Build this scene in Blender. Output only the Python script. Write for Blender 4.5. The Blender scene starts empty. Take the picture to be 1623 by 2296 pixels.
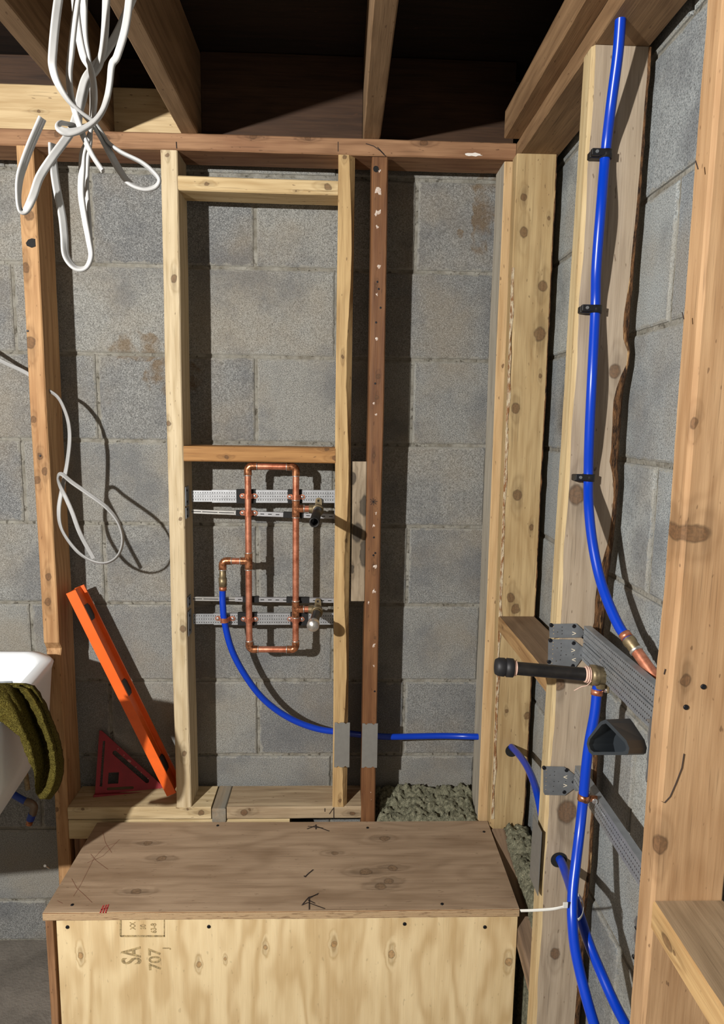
import bpy, math, random
from mathutils import Vector, Matrix, noise
random.seed(7)
C = bpy.context.scene.collection
H = 1.45            # camera height above the floor; builder coordinates are measured from the camera, z up

# ------------------------------------------------------------------ camera, world, lamp, exposure
F = 1481.0; PX, PY = 811.5, 1148.0
dz = Vector((-46.5, -208, F)).normalized()
dv = Vector((-167, 10582, F)); dv = (dv - dz * dv.dot(dz)).normalized()
dx = dv.cross(dz)
def cam2world(v): return Vector((v.dot(dx), v.dot(dz), -v.dot(dv)))
cam = bpy.data.cameras.new('camera'); co = bpy.data.objects.new('camera', cam); C.objects.link(co)
r_, u_, b_ = cam2world(Vector((1, 0, 0))), cam2world(Vector((0, -1, 0))), -cam2world(Vector((0, 0, 1)))
m_ = Matrix((r_, u_, b_)).transposed().to_4x4(); m_.translation = (0, 0, H); co.matrix_world = m_
cam.sensor_fit = 'VERTICAL'; cam.sensor_height = 36; cam.lens = F / 2296 * 36; cam.clip_start = .02
bpy.context.scene.camera = co
W = bpy.data.worlds.new('world'); bpy.context.scene.world = W; W.use_nodes = True
W.node_tree.nodes['Background'].inputs[0].default_value = (1.0, .80, .60, 1)
W.node_tree.nodes['Background'].inputs[1].default_value = .23
def lamp(name, loc, power, size, col):
    l = bpy.data.lights.new(name, 'POINT'); l.energy = power; l.shadow_soft_size = size; l.color = col
    o = bpy.data.objects.new(name, l); C.objects.link(o); o.location = (loc[0], loc[1], loc[2] + H); return o
lamp('work_lamp', (-1.13, -.47, .37), 268, .022, (1.0, .975, .93))
vs = bpy.context.scene.view_settings
vs.view_transform = 'Standard'; vs.look = 'None'; vs.gamma = 1; vs.use_curve_mapping = False; vs.exposure = 0

# ------------------------------------------------------------------ measuring helpers (pixel of the photograph -> point on a real plane)
def ray(x, y): return cam2world(Vector((x - PX, y - PY, F)))
def at(x, y, Y): r = ray(x, y); return r * (Y / r.y)
def atX(x, y, X): r = ray(x, y); return r * (X / r.x)
def atZ(x, y, Z): r = ray(x, y); return r * (Z / r.z)

# ------------------------------------------------------------------ materials
def srgb(c): return tuple([(v / 255 / 12.92 if v / 255 <= .04045 else ((v / 255 + .055) / 1.055) ** 2.4) for v in c]) + (1,)
class NT:
    def __init__(s, name):
        s.m = bpy.data.materials.new(name); s.m.use_nodes = True; s.t = s.m.node_tree; s.b = s.t.nodes['Principled BSDF']
    def n(s, t, **k):
        o = s.t.nodes.new(t)
        for a, v in k.items(): setattr(o, a, v)
        return o
    def put(s, sock, v):
        if isinstance(v, bpy.types.NodeSocket): s.t.links.new(v, sock)
        elif v is not None: sock.default_value = v
    def math(s, op, a, b=None, clamp=False):
        o = s.n('ShaderNodeMath', operation=op, use_clamp=clamp); s.put(o.inputs[0], a); s.put(o.inputs[1], b); return o.outputs[0]
    def vm(s, op, a, b=None):
        o = s.n('ShaderNodeVectorMath', operation=op); s.put(o.inputs[0], a); s.put(o.inputs[1], b)
        return o.outputs['Value'] if op in ('LENGTH', 'DOT_PRODUCT') else o.outputs[0]
    def mix(s, f, a, b, mode='MIX'):
        o = s.n('ShaderNodeMix', data_type='RGBA', blend_type=mode); s.put(o.inputs[0], f); s.put(o.inputs[6], a); s.put(o.inputs[7], b); return o.outputs[2]
    def noise(s, v, scale, detail=3, rough=.55):
        o = s.n('ShaderNodeTexNoise'); s.put(o.inputs['Vector'], v); o.inputs['Scale'].default_value = scale
        o.inputs['Detail'].default_value = detail; o.inputs['Roughness'].default_value = rough; return o.outputs[0]
    def map(s, v, a, b, c=0., d=1., smooth=False):
        o = s.n('ShaderNodeMapRange'); o.interpolation_type = 'SMOOTHSTEP' if smooth else 'LINEAR'
        s.put(o.inputs[0], v); o.inputs[1].default_value = a; o.inputs[2].default_value = b; o.inputs[3].default_value = c; o.inputs[4].default_value = d; return o.outputs[0]
    def obj(s): return s.n('ShaderNodeTexCoord').outputs['Object']
    def bump(s, h, dist, strength=1.):
        o = s.n('ShaderNodeBump'); s.put(o.inputs['Height'], h); o.inputs['Distance'].default_value = dist; o.inputs['Strength'].default_value = strength
        s.t.links.new(o.outputs[0], s.b.inputs['Normal'])
    def done(s, col, rough=.6, metal=0., spec=.5):
        s.put(s.b.inputs['Base Color'], col); s.put(s.b.inputs['Roughness'], rough); s.b.inputs['Metallic'].default_value = metal
        s.b.inputs['Specular IOR Level'].default_value = spec; return s.m
def knotgroup():
    g = bpy.data.node_groups.new('knot', 'ShaderNodeTree')
    for nm, ty in (('P', 'NodeSocketVector'), ('K', 'NodeSocketVector'), ('S', 'NodeSocketVector'), ('R', 'NodeSocketFloat')): g.interface.new_socket(nm, in_out='INPUT', socket_type=ty)
    for nm in ('Mask', 'Halo', 'Ring'): g.interface.new_socket(nm, in_out='OUTPUT', socket_type='NodeSocketFloat')
    i = g.nodes.new('NodeGroupInput'); o = g.nodes.new('NodeGroupOutput'); L = g.links.new
    s = g.nodes.new('ShaderNodeVectorMath'); s.operation = 'SUBTRACT'; L(i.outputs[0], s.inputs[0]); L(i.outputs[1], s.inputs[1])
    k = g.nodes.new('ShaderNodeVectorMath'); k.operation = 'MULTIPLY'; L(s.outputs[0], k.inputs[0]); L(i.outputs[2], k.inputs[1])
    l = g.nodes.new('ShaderNodeVectorMath'); l.operation = 'LENGTH'; L(k.outputs[0], l.inputs[0])
    d = g.nodes.new('ShaderNodeMath'); d.operation = 'DIVIDE'; L(l.outputs['Value'], d.inputs[0]); L(i.outputs[3], d.inputs[1])
    k2 = g.nodes.new('ShaderNodeVectorMath'); k2.operation = 'MULTIPLY'; L(k.outputs[0], k2.inputs[0]); k2.inputs[1].default_value = (.48, 1.15, 1)
    l2 = g.nodes.new('ShaderNodeVectorMath'); l2.operation = 'LENGTH'; L(k2.outputs[0], l2.inputs[0])
    d2 = g.nodes.new('ShaderNodeMath'); d2.operation = 'DIVIDE'; L(l2.outputs['Value'], d2.inputs[0]); L(i.outputs[3], d2.inputs[1])
    def mr(a, b, d=d):
        m = g.nodes.new('ShaderNodeMapRange'); m.interpolation_type = 'SMOOTHSTEP'; L(d.outputs[0], m.inputs[0])
        m.inputs[1].default_value = a; m.inputs[2].default_value = b; m.inputs[3].default_value = 1; m.inputs[4].default_value = 0
        return m.outputs[0]
    m1 = mr(.85, 1.1); h = mr(.5, 2.7, d2); L(m1, o.inputs[0]); L(h, o.inputs[1])
    q = g.nodes.new('ShaderNodeMath'); q.operation = 'SUBTRACT'; L(d.outputs[0], q.inputs[0]); q.inputs[1].default_value = 1
    a = g.nodes.new('ShaderNodeMath'); a.operation = 'ABSOLUTE'; L(q.outputs[0], a.inputs[0])
    m = g.nodes.new('ShaderNodeMapRange'); L(a.outputs[0], m.inputs[0]); m.inputs[1].default_value = 0; m.inputs[2].default_value = .22; m.inputs[3].default_value = 1; m.inputs[4].default_value = 0
    L(m.outputs[0], o.inputs[2]); return g
KNOT = knotgroup()
def knots_of(t, P, knots):
    M = Hh = Rg = None
    for k in knots:
        n = t.n('ShaderNodeGroup'); n.node_tree = KNOT; t.put(n.inputs[0], P); n.inputs[1].default_value = k[:3]
        n.inputs[2].default_value = k[4] if len(k) > 4 else (.8, 1, 1); n.inputs[3].default_value = k[3]
        M = n.outputs[0] if M is None else t.math('MAXIMUM', M, n.outputs[0])
        Hh = n.outputs[1] if Hh is None else t.math('MAXIMUM', Hh, n.outputs[1])
        Rg = n.outputs[2] if Rg is None else t.math('MAXIMUM', Rg, n.outputs[2])
    return M, Hh, Rg
def wood(name, light, dark, knots=(), seed=0., rings=75, ringamt=.35, blot=None, blotamt=.35, knotcol=(80, 56, 36), ang=(.55, .85), rough=.72, face=None, fine=1.):
    """grain runs along the board's own long axis (object X); knots are (along, across, depth, radius) in board metres"""
    tone = lambda c, k: [min(255, g_ * k * lerp(v, sum(c) / 3, .10)) for v, g_ in zip(c, (1.012, .988, .965))]
    light, dark, blot = tone(light, .93), tone(dark, .90), tone(blot or dark, .90)
    t = NT(name); P = t.obj(); Ps = t.vm('ADD', P, (seed * 3.7, seed * 1.3, seed * 2.1))
    wob = t.noise(t.vm('MULTIPLY', Ps, (3.2, 11, 11)), 1, 2)
    fine_ = t.noise(t.vm('MULTIPLY', Ps, (14, 420, 420)), 1, 2, .6)
    str_ = t.noise(t.vm('MULTIPLY', Ps, (5, 90, 90)), 1, 3, .6)
    Pk = t.vm('ADD', P, t.vm('MULTIPLY', t.vm('SUBTRACT', t.noise3(P, 55), (.5, .5, .5)), (.010, .010, .0))) if knots else None
    M, Hh, Rg = knots_of(t, Pk, knots) if knots else (None, None, None)
    ph = t.math('ADD', t.vm('DOT_PRODUCT', Ps, (0, ang[0] * rings * 6.28, ang[1] * rings * 6.28)), t.math('MULTIPLY', wob, 26))
    if Hh is not None: ph = t.math('ADD', ph, t.math('MULTIPLY', Hh, 9))
    ring_n = t.math('MULTIPLY', t.math('ADD', t.math('SINE', ph), 1.), .5)
    ring_n = t.math('POWER', ring_n, 1.8)
    g = t.math('ADD', t.math('MULTIPLY', ring_n, ringamt), t.math('MULTIPLY', t.map(str_, .40, .66), .52 * fine))
    g = t.math('ADD', g, t.math('MULTIPLY', t.map(fine_, .45, .75), .22 * fine), clamp=True)
    col = t.mix(g, srgb(light), srgb(dark))
    bl = t.map(t.noise(t.vm('MULTIPLY', Ps, (3.5, 16, 16)), 1, 3), .46, .68)
    col = t.mix(t.math('MULTIPLY', bl, blotamt), col, srgb(blot or dark))
    sc = t.map(t.noise(t.vm('MULTIPLY', Ps, (9, 330, 330)), 1, 1), .66, .74)     # hairline checks along the grain
    col = t.mix(t.math('MULTIPLY', sc, .35 * fine), col, srgb([c * .55 for c in dark]))
    sp = t.map(t.noise(t.vm('MULTIPLY', Ps, (60, 160, 160)), 1, 1), .72, .76)      # small dark nicks and pitch flecks
    col = t.mix(t.math('MULTIPLY', sp, .55 * fine), col, srgb((70, 45, 28)))
    if M is not None:
        kc = t.mix(t.map(t.noise(t.vm('MULTIPLY', P, (260, 260, 260)), 1, 4), .40, .60), srgb(knotcol), srgb([min(255, c * 1.32) for c in knotcol]))
        col = t.mix(t.math('MULTIPLY', t.math('MULTIPLY', Hh, t.map(str_, .3, .6)), .55), col, srgb([c * .72 for c in dark]))
        col = t.mix(t.math('MULTIPLY', M, .72), col, kc)
        col = t.mix(t.math('MULTIPLY', Rg, .45), col, srgb([c * .55 for c in knotcol]))
    t.bump(t.math('ADD', t.math('MULTIPLY', fine_, .5), t.math('MULTIPLY', str_, 1.)), .0009, .55)
    return t.done(col, rough, 0, .3)
def plain(name, col, rough=.5, metal=0., spec=.5, var=.0, vs_=60, bump=0., bs=300, col2=None):
    t = NT(name); c = srgb(col)
    if var or col2:
        P = t.obj(); c = t.mix(t.math('MULTIPLY', t.map(t.noise(P, vs_, 4, .6), .4, .65), var if var else 1.), srgb(col), srgb(col2 or [v * .55 for v in col]))
    if bump: t.bump(t.noise(t.obj(), bs, 3), bump)
    return t.done(c, rough, metal, spec)

def block_mat(name, stains=(), tone=(130, 132, 133), grain=430):
    t = NT(name); P = t.obj()
    tint = t.n('ShaderNodeAttribute', attribute_name='tint').outputs['Fac']; edge = t.n('ShaderNodeAttribute', attribute_name='edge').outputs['Fac']
    base = t.mix(tint, srgb([c * .86 for c in tone]), srgb([tone[0] * 1.09, tone[1] * 1.07, tone[2] * 1.02]))
    sp = t.noise(P, grain, 3, .8); sp2 = t.noise(P, 130, 3, .7)
    base = t.mix(t.math('MULTIPLY', t.map(sp, .52, .66), .58), base, srgb((186, 187, 184)))
    base = t.mix(t.math('MULTIPLY', t.map(sp, .46, .35), .75), base, srgb((72, 70, 68)))
    base = t.mix(t.math('MULTIPLY', t.map(sp2, .58, .72), .28), base, srgb((84, 82, 80)))
    base = t.mix(t.math('MULTIPLY', t.map(t.noise(P, 5, 3), .46, .68), .38), base, srgb((140, 127, 106)))
    base = t.mix(t.math('MULTIPLY', t.map(t.noise(P, 7, 4, .6), .48, .66), .5), base, srgb((94, 96, 100)))
    em = t.map(t.math('ADD', edge, t.math('MULTIPLY', t.math('SUBTRACT', t.noise(P, 38, 5, .7), .5), 1.7)), .80, 1.0)
    base = t.mix(t.math('MULTIPLY', em, .75), base, srgb((150, 148, 140)))
    if stains:
        M, Hh, Rg = knots_of(t, t.vm('ADD', P, t.vm('MULTIPLY', t.vm('SUBTRACT', t.noise3(P, 40), (.5, .5, .5)), (.05, .05, .05))), stains)
        base = t.mix(t.math('MULTIPLY', t.math('MULTIPLY', M, t.map(t.noise(P, 30, 3), .35, .6)), .6), base, srgb((104, 80, 46)))
    pore = t.math('MINIMUM', t.map(sp, .30, .48), t.map(sp2, .74, .66))
    t.bump(t.math('ADD', t.math('MULTIPLY', pore, .6), t.math('MULTIPLY', sp2, .5)), .0018, .6)
    return t.done(base, .93, 0, .15)
def noise3(s, v, scale):
    o = s.n('ShaderNodeTexNoise'); s.put(o.inputs['Vector'], v); o.inputs['Scale'].default_value = scale; return o.outputs[1]
NT.noise3 = noise3
def mortar_mat():
    t = NT('mortar'); P = t.obj(); n = t.noise(P, 26, 5, .7)
    c = t.mix(t.map(n, .35, .65), srgb((112, 108, 98)), srgb((148, 146, 138)))
    c = t.mix(t.math('MULTIPLY', t.map(t.noise(P, 90, 3), .58, .68), .8), c, srgb((70, 66, 58)))
    t.bump(t.noise(P, 160, 4), .003, .8); return t.done(c, .95, 0, .1)
def metal_mat(name, col, rough=.32, dots=None, metal=.9, var=.25, slot=None):
    """galvanised sheet; dots = (pitch along X, row pitch across Z, rows, radius) pressed hole pattern in the sheet"""
    t = NT(name); P = t.obj(); c = t.mix(t.math('MULTIPLY', t.map(t.noise(P, 70, 3), .4, .7), var), srgb(col), srgb([v * .6 for v in col]))
    if dots or slot:
        px, pz, rows, r = dots or (slot[0], 1, 1, 1); s = t.n('ShaderNodeSeparateXYZ'); t.put(s.inputs[0], P)
        fx = t.math('SUBTRACT', t.math('FRACT', t.math('ADD', t.math('DIVIDE', s.outputs[0], px), 50.5)), .5); fx = t.math('MULTIPLY', fx, px)
        fz = t.math('SUBTRACT', t.math('FRACT', t.math('ADD', t.math('DIVIDE', s.outputs[2], pz), 50.5)), .5); fz = t.math('MULTIPLY', fz, pz)
        d = t.math('SQRT', t.math('ADD', t.math('MULTIPLY', fx, fx), t.math('MULTIPLY', fz, fz)))
        inr = t.math('LESS_THAN', t.math('ABSOLUTE', s.outputs[2]), pz * rows / 2)
        m = t.math('MULTIPLY', t.math('LESS_THAN', d, r), inr)
        if slot: m = t.math('MULTIPLY', t.math('LESS_THAN', t.math('ABSOLUTE', fx), slot[1]), t.math('LESS_THAN', t.math('ABSOLUTE', s.outputs[2]), slot[2]))
        c = t.mix(m, c, srgb((14, 13, 12))); t.put(t.b.inputs['Metallic'], t.math('MULTIPLY', t.math('SUBTRACT', 1., m), metal))
        t.put(t.b.inputs['Base Color'], c); t.b.inputs['Roughness'].default_value = rough; return t.m
    return t.done(c, rough, metal)

M = {}
M['steel'] = metal_mat('galvanised_steel', (188, 190, 192), .38, metal=.8)
M['steel_dot'] = metal_mat('perforated_galvanised_steel', (170, 172, 175), .42, dots=(.0058, .0085, 3, .0013), metal=.55)
M['steel_slot'] = metal_mat('slotted_galvanised_steel', (172, 172, 175), .42, slot=(.0185, .0045, .0011), metal=.55)
M['steel_slot2'] = metal_mat('long_slotted_steel', (176, 174, 170), .40, slot=(.0400, .0185, .0010), metal=.55)
M['steel_dim'] = metal_mat('dull_galvanised_steel', (150, 154, 158), .45, metal=.7)
M['steel_dim_dot'] = metal_mat('dull_perforated_steel', (158, 163, 168), .42, dots=(.0058, .0095, 3, .0013), metal=.6)
M['plate'] = metal_mat('nail_plate_steel', (150, 150, 146), .5, metal=.6, var=.15)
M['chrome'] = metal_mat('bright_screw_steel', (225, 225, 225), .2)
t = NT('copper'); P = t.obj(); c = t.mix(t.map(t.noise(P, 45, 4, .7), .38, .66), srgb((226, 152, 122)), srgb((172, 100, 72)))
M['copper'] = t.done(c, .36, .72)
t = NT('fluxed_copper'); P = t.obj(); c = t.mix(t.map(t.noise(P, 90, 4, .7), .40, .6), srgb((206, 140, 100)), srgb((118, 72, 46)))
M['copper2'] = t.done(c, .30, .8)
M['brass'] = plain('tarnished_brass', (140, 124, 94), .45, .6, var=.6, vs_=120)
M['solder'] = metal_mat('solder', (215, 212, 205), .35)
M['blackiron'] = plain('black_steel_pipe', (30, 29, 29), .42, .3, var=.5, vs_=60, col2=(52, 48, 44))
M['black'] = plain('black_plastic', (22, 22, 24), .45)
M['blackrub'] = plain('black_rubber', (18, 18, 19), .8, bump=.0008)
M['pex'] = plain('blue_plastic_pipe', (0, 56, 178), .30, 0, .5)
M['pex_d'] = plain('dark_blue_pipe', (10, 50, 130), .35)
M['white_cable'] = plain('white_cable_sheath', (158, 158, 157), .45, 0, .4, var=.15, vs_=30)
M['ziptie'] = plain('translucent_white_nylon', (206, 206, 200), .4)
M['orange'] = plain('orange_paint', (240, 104, 36), .42, 0, .4, var=.12, vs_=25)
M['red'] = plain('red_anodised', (148, 30, 42), .45, .1, .5, var=.3, vs_=40)
M['porcelain'] = plain('white_laundry_plastic', (226, 230, 234), .35, 0, .5, var=.06, vs_=12)
M['greyplastic'] = plain('dark_grey_plastic', (52, 57, 62), .45, 0, .4)
M['screw'] = plain('black_screw', (26, 26, 30), .4, .4)
M['ink'] = plain('pencil_ink', (44, 34, 30), .9)
M['redink'] = plain('red_pencil', (176, 50, 52), .9)
M['concrete'] = plain('concrete_floor', (120, 114, 106), .9, 0, .2, var=.5, vs_=9, bump=.002, bs=150)
M['thread'] = plain('thread_tape', (222, 186, 168), .7, var=.3, vs_=200)
M['yellow'] = plain('vial_fluid', (190, 200, 60), .2)
M['red_valve'] = plain('red_valve_handle', (120, 28, 26), .5)
t = NT('bark'); P = t.obj(); n = t.noise(t.vm('MULTIPLY', P, (35, 160, 160)), 1, 5, .75)
c = t.mix(t.map(n, .40, .62), srgb((44, 29, 18)), srgb((138, 98, 62))); c = t.mix(t.map(t.noise(t.vm('MULTIPLY', P, (22, 150, 150)), 1, 2), .64, .70), c, srgb((196, 160, 112)))
t.bump(n, .006, 1.); M['bark'] = t.done(c, .8, 0, .3)
t = NT('torn_fibres'); P = t.obj(); c = t.mix(t.map(t.noise(t.vm('MULTIPLY', P, (160, 160, 45)), 1, 4, .7), .42, .58), srgb((206, 190, 160)), srgb((140, 96, 56))); t.bump(t.noise(t.vm('MULTIPLY', P, (300, 300, 60)), 1, 4), .004); M['torn'] = t.done(c, .8)
t = NT('mineral_wool'); P = t.obj(); n = t.noise(P, 120, 5, .8)
c = t.mix(t.map(n, .35, .62), srgb((84, 84, 68)), srgb((158, 156, 132))); c = t.mix(t.map(t.noise(P, 320, 2), .66, .7), c, srgb((214, 204, 170)))
t.bump(n, .006, 1.); M['wool'] = t.done(c, .95, 0, .1)
t = NT('green_towel'); P = t.obj(); n = t.noise(P, 420, 3, .7)
c = t.mix(t.map(n, .38, .64), srgb((58, 50, 18)), srgb((122, 112, 54))); c = t.mix(t.math('MULTIPLY', t.map(t.noise(P, 22, 3), .5, .7), .5), c, srgb((92, 78, 30)))
t.bump(n, .006, 1.); M['towel'] = t.done(c, .95, 0, .05)
M['ply_edge'] = None

# ------------------------------------------------------------------ mesh builder
class MB:
    def __init__(s): s.v = []; s.f = []; s.mi = []; s.sm = []
    def add(s, vs, fs, mi=0, smooth=False):
        k = len(s.v); s.v += [Vector(p) for p in vs]; s.f += [tuple(i + k for i in f) for f in fs]
        s.mi += [mi] * len(fs); s.sm += [smooth] * len(fs); return s
    def hexa(s, p, mi=0):   # 8 corners: bottom ring 0-3, top ring 4-7
        return s.add(p, [(3, 2, 1, 0), (4, 5, 6, 7), (0, 1, 5, 4), (1, 2, 6, 5), (2, 3, 7, 6), (3, 0, 4, 7)], mi)
    def box(s, lo, hi, mi=0, bev=0.):
        (a, b, c), (d, e, f) = lo, hi
        if bev <= 0: return s.hexa([(a, b, c), (d, b, c), (d, e, c), (a, e, c), (a, b, f), (d, b, f), (d, e, f), (a, e, f)], mi)
        rings = []
        for z, i in ((c, bev), (c + bev, 0), (f - bev, 0), (f, bev)):
            q = bev
            rings.append([(a + i + q, b + i, z), (d - i - q, b + i, z), (d - i, b + i + q, z), (d - i, e - i - q, z), (d - i - q, e - i, z), (a + i + q, e - i, z), (a + i, e - i - q, z), (a + i, b + i + q, z)])
        return s.loft(rings, caps=True, mi=mi)
    def loft(s, rings, caps=False, closed=True, mi=0, smooth=False, loop=False):
        n = len(rings[0]); k = len(rings); vs = [p for r in rings for p in r]; fs = []
        for i in range(k if loop else k - 1):
            i2 = (i + 1) % k
            for j in range(n if closed else n - 1):
                j2 = (j + 1) % n; fs.append((i * n + j, i * n + j2, i2 * n + j2, i2 * n + j))
        s.add(vs, fs, mi, smooth)
        if caps: s.add(rings[0], [tuple(range(n))[::-1]], mi); s.add(rings[-1], [tuple(range(n))], mi)
        return s
    def lathe(s, p0, axis, prof, n=20, mi=0, smooth=True, caps=True):
        p0 = Vector(p0); a = Vector(axis).normalized(); u = a.orthogonal().normalized(); w = a.cross(u)
        rings = [[p0 + a * t + (u * math.cos(2 * math.pi * j / n) + w * math.sin(2 * math.pi * j / n)) * r for j in range(n)] for t, r in prof]
        return s.loft(rings, caps=caps, mi=mi, smooth=smooth)
    def tube(s, pts, r, n=14, mi=0, flat=None, caps=True, close=False):
        """sweep along pts; flat=(half width, half thickness, list of width directions)"""
        pts = [Vector(p) for p in pts]; k = len(pts); rings = []; up = None
        for i, p in enumerate(pts):
            tt = ((pts[(i + 1) % k] - pts[i - 1]) if close else (pts[min(i + 1, k - 1)] - pts[max(i - 1, 0)])).normalized()
            if flat:
                u = flat[2][i] - tt * flat[2][i].dot(tt); u = u.normalized(); w = tt.cross(u); a, b = flat[0], flat[1]
                rr = []
                for j in range(n):
                    an = 2 * math.pi * j / n; cx, sx = math.cos(an), math.sin(an)
                    hx = math.copysign(abs(cx) ** .7, cx) * a; th = b * (1 - .28 * math.exp(-(hx / (a * .22)) ** 2))
                    rr.append(p + u * hx + w * (math.copysign(abs(sx) ** .8, sx) * th))
                rings.append(rr); continue
            if up is None: up = tt.orthogonal().normalized()
            up = (up - tt * up.dot(tt)).normalized(); w = tt.cross(up)
            rad = r(i / (k - 1)) if callable(r) else r
            rings.append([p + (up * math.cos(2 * math.pi * j / n) + w * math.sin(2 * math.pi * j / n)) * rad for j in range(n)])
        return s.loft(rings, caps=caps and not close, mi=mi, smooth=True, loop=close)
    def build(s, name, mats, parent=None, origin=None, frame=None, attrs=None):
        if not isinstance(mats, (list, tuple)): mats = [mats]
        if origin is None:
            lo = Vector([min(v[i] for v in s.v) for i in range(3)]); hi = Vector([max(v[i] for v in s.v) for i in range(3)]); origin = (lo + hi) / 2
            if parent is None: origin.z = lo.z
        mw = frame.copy() if frame else Matrix.Translation(origin)
        inv = mw.inverted(); me = bpy.data.meshes.new(name)
        me.from_pydata([inv @ v for v in s.v], [], s.f)
        for m in mats: me.materials.append(m)
        me.polygons.foreach_set('material_index', s.mi); me.polygons.foreach_set('use_smooth', s.sm)
        if attrs:
            for k, vals in attrs.items(): a = me.attributes.new(k, 'FLOAT', 'POINT'); a.data.foreach_set('value', vals)
        me.update(); o = bpy.data.objects.new(name, me); C.objects.link(o)
        place(o, mw, parent); return o
def place(o, mw, parent=None):
    w = Matrix.Translation((0, 0, H)) @ mw
    if parent is not None:
        o.parent = parent; o.matrix_parent_inverse = Matrix(); o.matrix_basis = TW[parent.name].inverted() @ w
    else: o.matrix_basis = w
    TW[o.name] = w
TW = {}
def tag(o, label, cat=None, group=None, kind=None):
    o['label'] = label
    if cat: o['category'] = cat
    if group: o['group'] = group
    if kind: o['kind'] = kind
    return o
def thing(name, loc, label, cat, group=None):
    o = bpy.data.objects.new(name, None); C.objects.link(o); o.empty_display_size = .05
    place(o, Matrix.Translation(Vector(loc))); return tag(o, label, cat, group)
def smoothpath(pts, sub=8):
    pts = [Vector(p) for p in pts]; out = []
    P = [pts[0] * 2 - pts[1]] + pts + [pts[-1] * 2 - pts[-2]]
    for i in range(1, len(P) - 2):
        for j in range(sub):
            t = j / sub; a, b, c, d = P[i - 1], P[i], P[i + 1], P[i + 2]
            out.append(.5 * ((2 * b) + (c - a) * t + (2 * a - 5 * b + 4 * c - d) * t * t + (3 * b - a - 3 * c + d) * t ** 3))
    out.append(pts[-1]); return out
def lerp(a, b, t): return a + (b - a) * t

# ------------------------------------------------------------------ lumber
def board(name, a, b, wdir, w, d, mat, wane=None, bark=None, mod=None, parent=None, seed=0, bev=.0022, side=None, jit=.0006, nseg=None, mats=None):
    """a, b = ends of the centre line; wdir = direction of width w; third axis = length x wdir (depth d).
    wane = {corner: f(t)} size cut off a corner (0 --,1 +-,2 ++,3 -+ in (w,d)); bark = list of corners whose cut shows bark (own child)"""
    a, b = Vector(a), Vector(b); L = (b - a).length; X = (b - a).normalized(); Yd = Vector(wdir); Yd = (Yd - X * Yd.dot(X)).normalized(); Z = X.cross(Yd)
    fr = Matrix((X, Yd, Z)).transposed().to_4x4(); fr.translation = a
    n = nseg or max(6, int(L / .02)); rings = []; barks = {c: [] for c in (bark or [])}
    sg = [(-1, -1), (1, -1), (1, 1), (-1, 1)]
    for i in range(n + 1):
        t = i / n; x = t * L; ring = []
        ox = noise.noise(Vector((x * 3 + seed, 1.3, 0))) * jit * 2; oz = noise.noise(Vector((x * 3 + seed, 7.3, 0))) * jit * 2
        for c, (sy, sz) in enumerate(sg):
            cy, cz = sy * w / 2, sz * d / 2; q = bev + abs(noise.noise(Vector((x * 25 + seed, c * 3.1, 2)))) * jit * 2
            qy = qz = q
            if wane and c in wane:
                wv = wane[c](t); wv = wv if isinstance(wv, tuple) else (wv, wv)
                rg = 1 + .22 * noise.noise(Vector((x * 30 + seed, c, 9)))
                qy = max(q, wv[0] * rg); qz = max(q, wv[1] * rg)
            p1 = (cy, cz - sz * qz); p2 = (cy - sy * qy, cz)
            pair = [p1, p2] if c in (0, 2) else [p2, p1]
            ring += [Vector((x, p[0] + ox, p[1] + oz)) for p in pair]
            if c in barks: barks[c].append((Vector((x, p1[0] + ox, p1[1] + oz)), Vector((x, p2[0] + ox, p2[1] + oz)), Vector((0, sy, sz)).normalized(), max(qy, qz)))
        if mod: ring = mod(t, x, ring)
        rings.append(ring)
    mb = MB(); mb.loft([[fr @ p for p in r] for r in rings], caps=True)
    if side:      # side = {column index: material slot}
        nn = 8
        for i in range(n):
            for j, mi in side.items(): mb.mi[i * nn + j] = mi
    o = mb.build(name, mats or mat, parent, frame=fr)
    for c, rows in barks.items():
        bm = MB(); rr = []
        for p1, p2, nd, q in rows:
            row = []
            for k in range(7):
                s_ = k / 6; bulge = math.sin(math.pi * s_)
                p = p1.lerp(p2, s_) + nd * (min(q, .03) * (.16 * bulge) + .0006 * bulge)
                p += nd * abs(noise.noise(Vector((p.x * 45 + seed, p.y * 220, p.z * 220)))) * .0035 * bulge; row.append(fr @ p)
            rr.append(row)
        bm.loft(rr, closed=False, smooth=True); bo = bm.build('bark', M['bark'], o, frame=fr); bo['label'] = 'dark brown bark edge left on the stud'
    return o
def screwheads(parent, pts, nrm, r=.0042, mat='screw', name='screw'):
    for p in pts:
        mb = MB(); n = Vector(nrm).normalized(); mb.lathe(Vector(p) - n * .002, n, [(0, r), (.0024, r), (.0030, r * .85), (.0022, r * .3)], 12)
        mb.build(name, M[mat], parent)
def marks(parent, strokes, nrm, w=.0012, mat='ink', name='pencil_mark', split=False):
    """ink strokes lying on a surface: list of polylines"""
    if split:
        for st in strokes: marks(parent, [st], nrm, w, mat, name)
        return
    n = Vector(nrm).normalized(); mb = MB()
    for st in strokes:
        st = [Vector(p) for p in st]
        for a, b in zip(st, st[1:]):
            if (b - a).length < 1e-5: continue
            s_ = (b - a).normalized().cross(n) * w / 2; h = n * .0005
            mb.add([a - s_ + h, b - s_ + h, b + s_ + h, a + s_ + h], [(0, 1, 2, 3)])
    return mb.build(name, M[mat], parent)

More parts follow.
